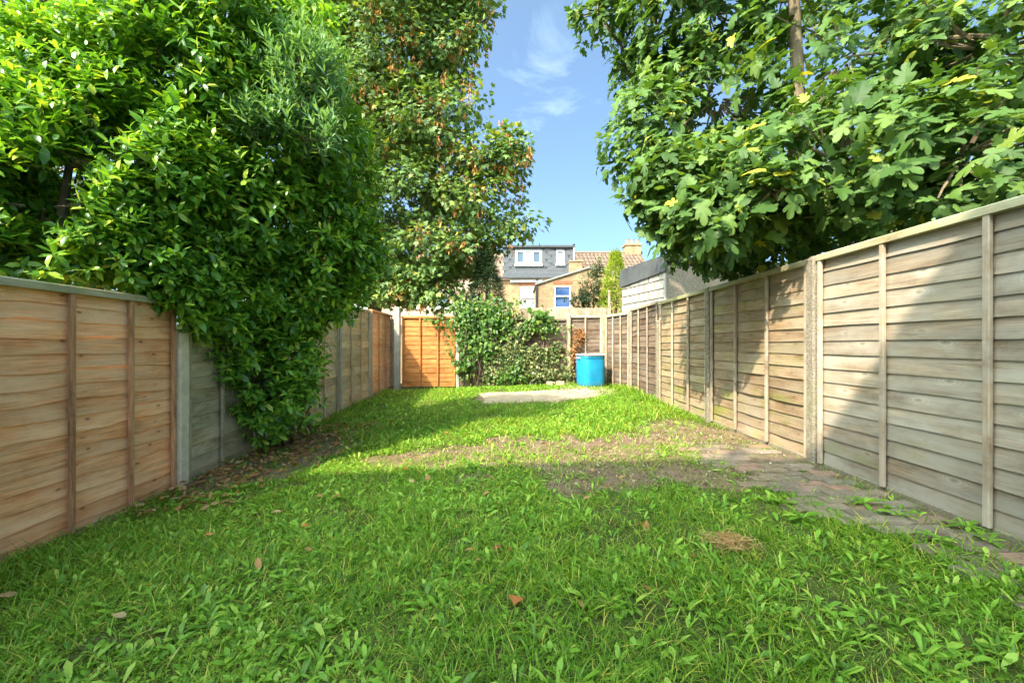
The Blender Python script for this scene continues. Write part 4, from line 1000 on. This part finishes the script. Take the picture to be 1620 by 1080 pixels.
def sycamore(parent, lobes, nclump, perclump, seed, rad=.5, lsize=.155):
    pC, dC = crown_points(lobes, nclump, .6, .22, .55, seed)
    k = np.repeat(np.arange(len(pC)), perclump); off = np.clip(RNG.normal(0, 1, (len(k), 3)), -1.5, 1.5) * np.array([rad, rad, rad * .5]) * .55
    pos = pC[k] + off; N = len(pos)
    d = norm(dC[k] * .6 + norm(off) * .7 + np.array([0, 0, -.45]) + RNG.normal(0, .35, (N, 3))); n = dC[k] * .5 + np.array([0, 0, .8]) + RNG.normal(0, .4, (N, 3))
    var = np.clip(np.repeat(RNG.random(len(pC)), perclump) * .45 + RNG.random(N) * .6, 0, .999)
    foliage(parent, M['sycamore'], T_syc, pos, d, n, RNG.uniform(.7, 1.25, N) * lsize, var)
    sel = RNG.choice(len(pC), int(len(pC) * .45), False); k = np.repeat(sel, 4)                 # seed bunches
    bp = pC[k] + np.clip(RNG.normal(0, 1, (len(k), 3)), -1.3, 1.3) * rad * .42 + dC[k] * rad * .3; k2 = np.repeat(np.arange(len(k)), 9)
    q = bp[k2] + RNG.normal(0, .035, (len(k2), 3)); q[:, 2] -= RNG.random(len(k2)) * .14
    dd = norm(RNG.normal(0, .45, q.shape) + np.array([0, 0, -1.0]))
    V, F, A = scatter(T_seed, q - np.array(parent.location), dd, rand_dirs(len(q)), RNG.uniform(.09, .15, len(q)), RNG.random(len(q)) * .999)
    o = link('seed_bunches', mesh_np('seed_bunches', V, F, [M['seeds']], {'v': A}), parent); o['kind'] = 'stuff'
    return pC
tips = sycamore(sy, SYL, 1200, 40, 5, .52, .17)
limbs(sy, sbase, [([sbase, sbase + [.1, -.1, 2.5], P(590, 300, 12.8), P(585, 150, 12.8), P(590, -80, 12.8)], .24, .09), ([sbase + [.05, -.05, 2.2], P(640, 380, 12.6), P(680, 300, 12.3), P(700, 150, 12.2), P(700, 40, 12.2)], .13, .05), ([sbase + [0, 0, 2.0], P(560, 380, 12.8), P(540, 200, 12.9), P(520, 30, 12.9)], .12, .05)], SYL, M['bark'], .16, tips, 320, .012)
S2 = [lobe(40, 40, 8.6, 150, 110, 1.6), lobe(-60, 150, 8.4, 130, 120, 1.4), lobe(150, -40, 8.8, 170, 90, 1.6), lobe(60, 160, 8.7, 100, 80, 1.2), lobe(330, -30, 9.2, 150, 70, 1.5), lobe(150, 330, 9.0, 140, 100, 1.3), lobe(0, 380, 8.6, 120, 60, 1.0)]
sb2 = np.array([-10.2, 9.2, -.2]); sy2 = thing('sycamore_tree', 'sycamore at the top left corner behind the sunlit laurel', 'tree', sb2)
tips = sycamore(sy2, S2, 420, 28, 9, .42, .13)
limbs(sy2, sb2, [([sb2, P(70, 300, 9), P(60, 100, 8.8), P(70, -60, 8.8)], .2, .07)], S2, M['bark'], .14, tips, 120, .011)

# dark conifer behind the creeper
def conifer(name, label, base, h_, r_, mat, nsh, size, seed, droop=-.1, per=9, top=.15):
    o = thing(name, label, 'conifer', base)
    z = RNG.random(nsh) ** .9; a = RNG.random(nsh) * 6.283
    prof = (1 - z) ** .75 * (1 - top) + top * (1 - z); prof *= .75 + .5 * fbm(a * 1.3, z * 7, 1.3, seed); rr = r_ * prof * (.55 + .45 * RNG.random(nsh) ** .5)
    out = np.stack([np.cos(a), np.sin(a), np.zeros(nsh)], -1); p = np.stack([out[:, 0] * rr, out[:, 1] * rr, .25 + z * (h_ - .3)], -1) + np.array(base)
    ax_ = norm(out + np.array([0, 0, droop + .6]) + RNG.normal(0, .3, p.shape))
    pos, d, n, s = shoot_leaves(p, ax_, per, size, (.35, .9), .3, size * 1.4, .25)
    foliage(o, mat, T_lance, pos, d, n, s, np.clip(RNG.random(len(pos)), 0, .999))
    m = MB(); m.tube([(0, 0, 0), (0, 0, h_ * .5), (0, 0, h_ * .95)], [r_ * .09, r_ * .06, .01], 8); m.build('trunk', M['bark'], o); return o
cz = 11.7
conifer('cypress_tree', 'dark drooping evergreen between the sycamore and the slate dormer house', (P(770, 600, cz)[0], cz, 0), 3.75, .92, M['cypress'], 1500, .13, 2, -.6, 9, .5)
conifer('golden_conifer', 'bright yellow-green conifer left of the white outbuilding', (P(974, 600, 14.2)[0], 14.2, 0), 4.3, .95, M['goldconifer'], 1700, .12, 6, .3, 8, .2)
# loose grey-green shrub before the brick wing
L5 = [lobe(938, 455, 15.0, 22, 26, .6), lobe(922, 476, 15.0, 30, 16, .6), lobe(945, 428, 15.0, 12, 16, .35), lobe(960, 470, 14.8, 22, 22, .5)]
b5 = np.array([P(938, 500, 15)[0], 15.0, 0]); s5 = thing('garden_shrub', 'loose grey-green leafy shrub in front of the brick wing', 'shrub', b5)
pS, dS = crown_points(L5, 300, .8, .36, 3, 12)
pos, d, n, s = shoot_leaves(pS, norm(dS + [0, 0, .6] + RNG.normal(0, .3, dS.shape)), 9, .12, (.7, 1.3), .5, .14, .25)
foliage(s5, M['greyshrub'], T_laurel, pos, d, n, s, RNG.random(len(pos)) * .999)
limbs(s5, b5, [([b5, b5 + [.1, 0, 1.2], P(938, 460, 15), P(944, 425, 15)], .05, .015)], L5, M['bark'], .04, pS, 60, .008)

# fig over the right fence
FL = [lobe(1330, 260, 4.0, 190, 110, .75), lobe(1520, 250, 3.3, 170, 110, .6), lobe(1180, 300, 5.0, 130, 95, .8), lobe(1065, 295, 4.6, 66, 62, .5, 2.0), lobe(1030, 225, 5.8, 80, 70, .8), lobe(1130, 160, 6.2, 140, 110, 1.0),
      lobe(1340, 90, 4.9, 170, 120, .9), lobe(1560, 80, 4.0, 150, 110, .8), lobe(1040, 60, 6.8, 80, 85, 1.0), lobe(945, 20, 6.6, 42, 36, .5), lobe(1120, 20, 6.2, 130, 80, 1.0), lobe(1125, 395, 6.2, 58, 42, .5), lobe(1240, 350, 5.0, 130, 50, .55), lobe(1700, 200, 3.2, 150, 140, .6), lobe(1010, 130, 6.8, 36, 50, .5), lobe(1180, 395, 5.6, 90, 38, .5),
      lobe(1420, 330, 3.9, 90, 36, .35), lobe(1250, -60, 5.6, 220, 70, 1.2), lobe(1190, 330, 4.05, 75, 42, .35, 1.6), lobe(1225, 300, 3.6, 45, 34, .22, 1.4), lobe(1110, 340, 5.0, 60, 42, .35, 1.6), lobe(1150, 325, 4.5, 60, 40, .32, 2.0), lobe(1085, 345, 4.5, 55, 36, .35, 3.0), lobe(1120, 350, 4.0, 50, 34, .3, 2.5), lobe(1215, 345, 4.3, 60, 32, .25, 2)]
fb = np.array([4.25, 6.15, -.05]); ft = thing('fig_tree', 'large fig tree with lobed leaves spreading over the right fence', 'tree', fb)
pS, dS = crown_points(FL, 2400, .55, .35, 1.3, 15)
m_ = ~((pS[:, 2] < 1.95) & (np.abs(pS[:, 0] - RX) < .15)) & (pS[:, 2] > np.where(pS[:, 0] > RX, 1.2, 1.75)) & ~((pS[:, 0] > 3.0) & (pS[:, 1] > 9.2)) & ~((np.abs(CX + pS[:, 0] / pS[:, 1] * FPX - 1262) < 34) & (CY - (pS[:, 2] - EYE) / pS[:, 1] * FPX < 120) & (pS[:, 1] < 5.9)); pS, dS = pS[m_], dS[m_]
ax = norm(dS * .8 + np.array([-.1, -.15, .5]) + RNG.normal(0, .3, dS.shape))
pos, d, n, s = shoot_leaves(pS, ax, 6, .192, (.95, 1.5), .75, .15, .26, .6)
d = norm(d + np.array([0, 0, -.22])); n = n + np.array([-.25, -.3, .35])
foliage(ft, M['fig'], T_fig, pos, d, n, s, RNG.random(len(pos)) * .999, 300, 26)
# smaller inner leaves low behind the fence fill the dark heart of the tree
stems = [([fb, P(1262, 420, 6.0), P(1258, 250, 5.9), P(1262, 130, 5.8), P(1256, 0, 5.8), P(1250, -120, 5.8)], .12, .06),
         ([fb + [.1, .2, .1], P(1200, 400, 6.0), P(1160, 300, 6.1), P(1080, 200, 6.4), P(1020, 120, 6.7), P(950, 30, 6.7)], .07, .02),
         ([fb + [0, -.2, .1], P(1330, 400, 5.2), P(1400, 280, 4.4), P(1500, 160, 4.0), P(1600, 60, 3.9)], .07, .03),
         ([fb + [0, -.1, .3], P(1250, 380, 5.6), P(1190, 330, 5.4), P(1120, 300, 5.7), P(1060, 300, 6.0)], .05, .015)]
limbs(ft, fb, stems, FL, M['figbark'], .06, pS, 300, .009)
for pts in ([(1115, 238, 4.7), (1150, 240, 4.6), (1195, 245, 4.6), (1240, 250, 4.8)], [(1165, 320, 4.5), (1180, 285, 4.5), (1195, 255, 4.6)], [(1180, 365, 4.6), (1195, 335, 4.6), (1205, 300, 4.7)], [(1560, 290, 2.9), (1600, 285, 2.9), (1640, 275, 2.95)], [(1290, 170, 4.2), (1310, 185, 4.2), (1340, 200, 4.3)], [(1065, 105, 6.3), (1110, 112, 6.2), (1140, 110, 6.2)]):
    m = MB(); m.tube([P(*p) - fb for p in pts], taper(.009, .014, len(pts)), 6)
    m.build('twig', M['pinkbark'], ft)
# background trees beyond the fig so the crown has depth behind it
L6 = [lobe(1400, 120, 9.5, 260, 150, 1.3), lobe(1600, 200, 9.0, 200, 170, 1.3), lobe(1250, 330, 9.5, 120, 90, .9), lobe(1480, 330, 8.5, 220, 90, 1.0)]
b6 = np.array([9.0, 9.6, 0]); s6 = thing('garden_tree', 'shaded green tree behind the fig on the right', 'tree', b6)
tps, dd_ = crown_points(L6, 380, .6, .30, .6, 19); k = np.repeat(np.arange(len(tps)), 24); of = RNG.normal(0, .28, (len(k), 3))
foliage(s6, M['sycamore'], T_syc, tps[k] + of, norm(dd_[k] + of + RNG.normal(0, .4, of.shape)), dd_[k] + [0, 0, .8] + RNG.normal(0, .4, of.shape), RNG.uniform(.09, .16, len(k)), RNG.random(len(k)) * .95)
limbs(s6, b6, [([b6, b6 + [-.1, 0, 2.5], P(1430, 150, 9.5)], .18, .06)], L6, M['bark'], .12, tps, 100, .01)

# creeper and ivy on the back fence
def wall_leaves(parent, mat, n, pxy, size, yoff, templ=T_ivy, up=.5, thr=None, seed=1):
    px = []; 
    while len(px) < n:
        u, v = pxy(n * 2); g = fbm(u * .02, v * .02, 1.4, seed); ok = g > (thr if thr else 0)
        px += list(np.stack([u, v], -1)[ok])
    px = np.array(px[:n]); dep = BY - yoff[0] - RNG.random(n) ** 1.5 * yoff[1]
    pos = np.stack([(px[:, 0] - CX) / FPX * BY, dep, EYE - (px[:, 1] - CY) / FPX * BY], -1)
    g = ground_z(pos[:, 0], pos[:, 1]); pos[:, 2] = np.maximum(pos[:, 2], g + .03)
    d = norm(RNG.normal(0, .5, (n, 3)) + np.array([0, -.35, -.8])); nn = np.array([0, -1, up]) + RNG.normal(0, .4, (n, 3))
    V, F, A = scatter(templ, pos - np.array(parent.location), d, nn, size * RNG.uniform(.6, 1.3, n), RNG.random(n) * .999)
    o = link('foliage', mesh_np('foliage', V, F, [mat], {'v': A}), parent); o['kind'] = 'stuff'; return pos
def gauss(cs):
    cs = np.array(cs, float); wt = cs[:, 2] * cs[:, 3]; wt /= wt.sum()
    def f(n):
        k = RNG.choice(len(cs), n, p=wt); r = np.clip(np.abs(RNG.normal(0, .62, n)), 0, 1.35); a = RNG.random(n) * 6.283
        return cs[k, 0] + cs[k, 2] * r * np.cos(a), cs[k, 1] + cs[k, 3] * r * np.sin(a)
    return f
def vines(parent, pos, k, mat, r=.008):
    m = MB(); off = np.array(parent.location)
    for i in RNG.choice(len(pos), k, False):
        p = pos[i]; b = np.array([max(p[0] + RNG.normal(0, .2), bx_(730)), BY - .07, float(ground_z(p[0], BY - .07))])
        m.tube([q - off for q in wander(b, p, 5, .1)], taper(r * 1.5, r * .6, 5), 4, False)
    m.build('stems', mat, parent)
cr_ = thing('creeper', 'bushy bright green creeper spilling over the back fence beside the orange panel', 'climbing plant', (bx_(750), BY - .1, -.03))
pz = wall_leaves(cr_, M['creeper'], 3000, gauss([(735, 500, 34, 26), (775, 505, 50, 30), (825, 500, 28, 18), (745, 540, 28, 35), (738, 575, 14, 22), (775, 545, 20, 25), (855, 500, 20, 14), (690, 503, 14, 7), (765, 485, 30, 10)]), .10, (.05, .24), T_ivy, .45, .36, 3)
vines(cr_, pz, 40, M['bark'])
iv = thing('ivy', 'variegated ivy sheet covering the middle of the back fence', 'climbing plant', (bx_(830), BY - .1, -.03))
pz = wall_leaves(iv, M['ivy'], 6800, gauss([(800, 555, 50, 44), (820, 520, 50, 20), (845, 548, 45, 42), (872, 540, 24, 24), (780, 585, 40, 20), (850, 590, 40, 14), (895, 590, 12, 18), (760, 575, 22, 28)]), .065, (.05, .14), T_ivy, .3, .45, 5)
wall_leaves(iv, M['creeper'], 700, gauss([(815, 585, 20, 20), (800, 595, 26, 12), (855, 520, 40, 12)]), .07, (.12, .14), T_ivy, .5)
vines(iv, pz, 60, M['bark'], .006)
di = thing('dead_ivy', 'streak of dead orange ivy leaves beside the bare brown panel', 'climbing plant', (bx_(912), BY - .1, -.03))
pz = wall_leaves(di, M['deadivy'], 420, gauss([(914, 535, 9, 14), (908, 555, 9, 20), (905, 575, 5, 12), (918, 530, 6, 8)]), .06, (.05, .07), T_ivy, .2)
vines(di, pz, 12, M['bark'], .006)

# ------------------------------------------------------------------ lawn, weeds, litter
def field(n, x0, x1, y0, y1): return RNG.uniform(x0, x1, n), RNG.uniform(y0, y1, n)
def lawn_ok(x, y, allow=.06):
    b = bare_mask(x, y); inside = (x > lx(y) + .03) & (x < RX - .05) & (y < 10.5)
    path_ = (x > path_edge(y) + (fbm(x, y, 4, 77) - .5) * .35) & (y < 4.0)
    slab_ = (((x - .42) / 1.25) ** 4 + ((y - 8.48) / .80) ** 4) < .9
    pr = np.clip(1 - b * 1.15, allow, 1) * np.where(path_, .09, 1) * np.where(slab_, .03, 1) * inside
    near_rf = np.exp(-((x - RX + .2) / .16) ** 2) * sstep(6.2, 7.6, y); pr = np.maximum(pr, near_rf * inside * .95)
    pr = pr * np.clip(.35 + 2.6 * (fbm(x, y, 3.1, 63) - .28), .25, 1)
    return RNG.random(len(x)) < pr
vr = lambda n: RNG.random(n) * .999
def grass_layer(name, n, y0, y1, templ, mat, smin, smax, lean, label, cat, wide=None, tall=True, allow=.2):
    x, y = field(n, -3.75, 2.65, y0, y1)
    vis = (np.abs(x) < 1.32 * y + .35); x, y = x[vis], y[vis]
    ok = lawn_ok(x, y, allow); x, y = x[ok], y[ok]; N = len(x)
    z = ground_z(x, y) - .004
    pos = np.stack([x, y, z], -1); a = RNG.random(N) * 6.283
    patch = fbm(x, y, 1.3, 55)
    d = norm(np.stack([np.cos(a) * lean, np.sin(a) * lean, np.ones(N)], -1) + RNG.normal(0, .25, (N, 3)) * np.array([1, 1, .4])); d[:, 2] = np.abs(d[:, 2])
    nn = np.stack([-np.cos(a), -np.sin(a), np.full(N, lean * .6)], -1) * 1.0
    s = RNG.uniform(smin, smax, N) * (.45 + 1.15 * patch) * (1 + .5 * (RNG.random(N) > .96))
    if tall:
        s *= 1 + 1.1 * np.exp(-((x - RX + .15) / .2) ** 2) * sstep(6.0, 7.6, y) + .5 * np.exp(-((x - lx(y)) / .25) ** 2)
    var = np.clip(vr(N) * .8 + (fbm(x, y, .9, 91) - .4) * .75 + .04, 0, .999)
    V, F, A = scatter(templ, pos, d, nn, s, var)
    return V, F, A
parts = []
parts.append(grass_layer('g', 230000, 1.05, 4.2, [T_blade2, T_blade], None, .035, .085, .75, '', ''))
parts.append(grass_layer('g', 62000, 4.2, 7.2, [T_blade], None, .045, .095, .7, '', ''))
parts.append(grass_layer('g', 52000, 7.2, 10.5, [T_blade], None, .055, .105, .6, '', ''))
def joinparts(parts):
    off = 0; VV, FF, AA = [], [], []
    for V, F, A in parts: VV.append(V); FF.append(F + off); AA.append(A); off += len(V)
    return np.concatenate(VV), np.concatenate(FF), np.concatenate(AA)
V, F, A = joinparts(parts)
gr = link('grass', mesh_np('grass', V, F, [M['grass']], {'v': A})); tag(gr, 'rough green grass covering the garden lawn', 'grass', kind='stuff')
# broad-leaved weeds: rosettes
def rosettes(n, y0, y1, size, per, allow, templ):
    x, y = field(n, -3.7, 2.6, y0, y1); vis = np.abs(x) < 1.32 * y + .3; x, y = x[vis], y[vis]; ok = lawn_ok(x, y, allow); x, y = x[ok], y[ok]
    keep = RNG.random(len(x)) < np.clip(.25 + 1.6 * (fbm(x, y, .8, 44) - .3), .15, 1); x, y = x[keep], y[keep]; N = len(x)
    k = np.repeat(np.arange(N), per); a = RNG.random(len(k)) * 6.283; el = RNG.uniform(.25, 1.1, len(k))
    pos = np.stack([x[k], y[k], ground_z(x[k], y[k])], -1) + np.stack([np.cos(a), np.sin(a), np.zeros(len(k))], -1) * RNG.uniform(0, .02, len(k))[:, None]
    d = np.stack([np.cos(a) * np.cos(el), np.sin(a) * np.cos(el), np.sin(el)], -1) ; nn = np.stack([-np.cos(a) * np.sin(el), -np.sin(a) * np.sin(el), np.cos(el)], -1) + RNG.normal(0, .25, (len(k), 3))
    s = size * RNG.uniform(.5, 1.25, len(k)) * RNG.uniform(.7, 1.25, N)[k]; v = np.clip(RNG.random(N)[k] * .5 + vr(len(k)) * .5, 0, .999)
    return scatter(templ, pos, d, nn, s, v)
parts = [rosettes(9500, 1.05, 4.2, .058, 6, .18, T_weed), rosettes(6000, 4.2, 8.0, .075, 6, .10, T_weed), rosettes(3000, 8, 10.5, .08, 6, .05, T_weed), rosettes(6500, 1.05, 4.5, .032, 5, .05, T_round)]
V, F, A = joinparts(parts)
wd = link('weeds', mesh_np('weeds', V, F, [M['weed']], {'v': A})); tag(wd, 'broad-leaved dandelion and plantain weeds growing through the lawn', 'weeds', kind='stuff')
n = 5000
x, y = field(n * 3, -1.2, 2.6, 3.0, 5.8); ok = RNG.random(len(x)) < bare_mask(x, y) * .8; x, y = x[ok][:n], y[ok][:n]
pos = np.stack([x, y, ground_z(x, y) + .004], -1)
V, F, A = scatter([(st_v, st_f)], pos, rand_dirs(len(x)), rand_dirs(len(x)), .004 + .013 * RNG.random(len(x)) ** 3, vr(len(x)))
M['crumb'] = leafmat('soil_crumb', [(0, (.10, .07, .045)), (.6, (.24, .17, .11)), (.9, (.40, .32, .23)), (1, (.55, .5, .42))], .95, 0.0, 1, .15)
tag(link('soil_crumbs', mesh_np('soil_crumbs', V, F, [M['crumb']], {'v': A})), 'crumbs of dry earth and grit on the bare patch', 'soil crumbs', kind='stuff')
# single weeds on the path and on the bare earth
WP = [(1235, 800, 'dandelion rosette at the edge of the path just below the shadow edge'), (1367, 803, 'small weed in a joint of the brick path'), (1423, 823, 'flat weed lying on the middle of the brick path'), (1533, 842, 'broad light-green weed at the foot of the right fence batten'), (1490, 863, 'weed tuft growing beside grass blades near the path edge'), (1565, 866, 'small weed low on the path near the right edge'), (1270, 826, 'weed clump on the lawn side of the brick path')]
for i, (px, py, lab) in enumerate(WP):
    Y = EYE * FPX / (py - CY); x = (px - CX) / FPX * Y; base = np.array([x, Y, float(ground_z(x, Y)) + .03])
    o = thing('weed_plant', lab, 'weed', base, 0, 'weeds along the brick path')
    per = random.randint(7, 10); lm = [mesh_np('leaf', tv, tf, [M['weed']]) for tv, tf in T_weed[:2]]
    for q in range(per):
        a = q * 2.4 + random.random() * .5; l_ = bpy.data.objects.new('leaf', lm[q % 2]); C.objects.link(l_); l_.parent = o
        el = random.uniform(.2, .8); s_ = random.uniform(.06, .115)
        R_ = frames(np.array([[math.cos(a) * math.cos(el), math.sin(a) * math.cos(el), math.sin(el)]]), np.array([[-math.cos(a) * math.sin(el), -math.sin(a) * math.sin(el), math.cos(el)]]))[0]
        l_.matrix_local = Matrix([[R_[r][c] * s_ for c in range(3)] + [0] for r in range(3)] + [[0, 0, 0, 1]])
# leaf litter
def litter(pts, name='leaf_litter'): pass
n = 1400
x = -2.85 + RNG.normal(0, .42, n); y = RNG.uniform(3.0, 6.4, n); x = x + .12 * (y - 4.5)
ok = (x > lx(y) + .08); x, y = x[ok], y[ok]
x2, y2 = field(70, -2.6, 1.2, 1.6, 5.5); x = np.concatenate([x, x2]); y = np.concatenate([y, y2]); N = len(x)
pos = np.stack([x, y, ground_z(x, y) + RNG.uniform(.012, .055, N)], -1); a = RNG.random(N) * 6.28
V, F, A = scatter(T_laurel + T_round, pos, np.stack([np.cos(a), np.sin(a), RNG.normal(0, .2, N)], -1), np.array([0, 0, 1]) + RNG.normal(0, .45, (N, 3)), RNG.uniform(.035, .085, N), vr(N))
tag(link('leaf_litter', mesh_np('leaf_litter', V, F, [M['litter']], {'v': A})), 'dry brown leaf litter under the laurel by the left fence', 'leaf litter', kind='stuff')
fl = mesh_np('fallen_leaf', *T_round[0][:1], T_round[0][1], [M['orangeleaf']])
for px, py, s_, lab in ((813, 957, .085, 'single orange fallen leaf lying in the foreground grass'), (322, 846, .05, 'small yellow-orange leaf on the grass beside the near orange panel'), (486, 833, .05, 'small orange leaf in the left foreground grass'), (645, 742, .06, 'pale brown leaf on the grass at the shadow edge'), (735, 870, .05, 'small brown leaf left of the orange leaf in the foreground')):
    Y = (EYE + .06) * FPX / (py - CY); x = (px - CX) / FPX * Y; zg = float(ground_z(x, Y)) + .05; Y = (EYE - zg) * FPX / (py - CY); x = (px - CX) / FPX * Y
    o = link('fallen_leaf', fl, None, (x, Y, zg)); o.scale = (s_ * 1.3, s_, s_); o.rotation_euler = (random.uniform(.1, .35), random.uniform(-.3, .3), random.uniform(-2, 2)); tag(o, lab, 'leaf', 'fallen leaves on the lawn')
n = 420
Yc = EYE * FPX / (862 - CY); xc = (1155 - CX) / FPX * Yc
pos = np.stack([xc + RNG.normal(0, .05, n), Yc + RNG.normal(0, .05, n), np.zeros(n)], -1); pos[:, 2] = ground_z(pos[:, 0], pos[:, 1]) + RNG.uniform(.01, .05, n); a = RNG.random(n) * 6.28
V, F, A = scatter([T_blade], pos, np.stack([np.cos(a), np.sin(a), RNG.normal(.1, .2, n)], -1), np.array([0, 0, 1]) + RNG.normal(0, .3, (n, 3)), RNG.uniform(.05, .10, n), vr(n))
tag(link('straw', mesh_np('straw', V, F, [M['straw']], {'v': A})), 'small patch of dry orange straw in the grass near the path', 'straw', kind='stuff')
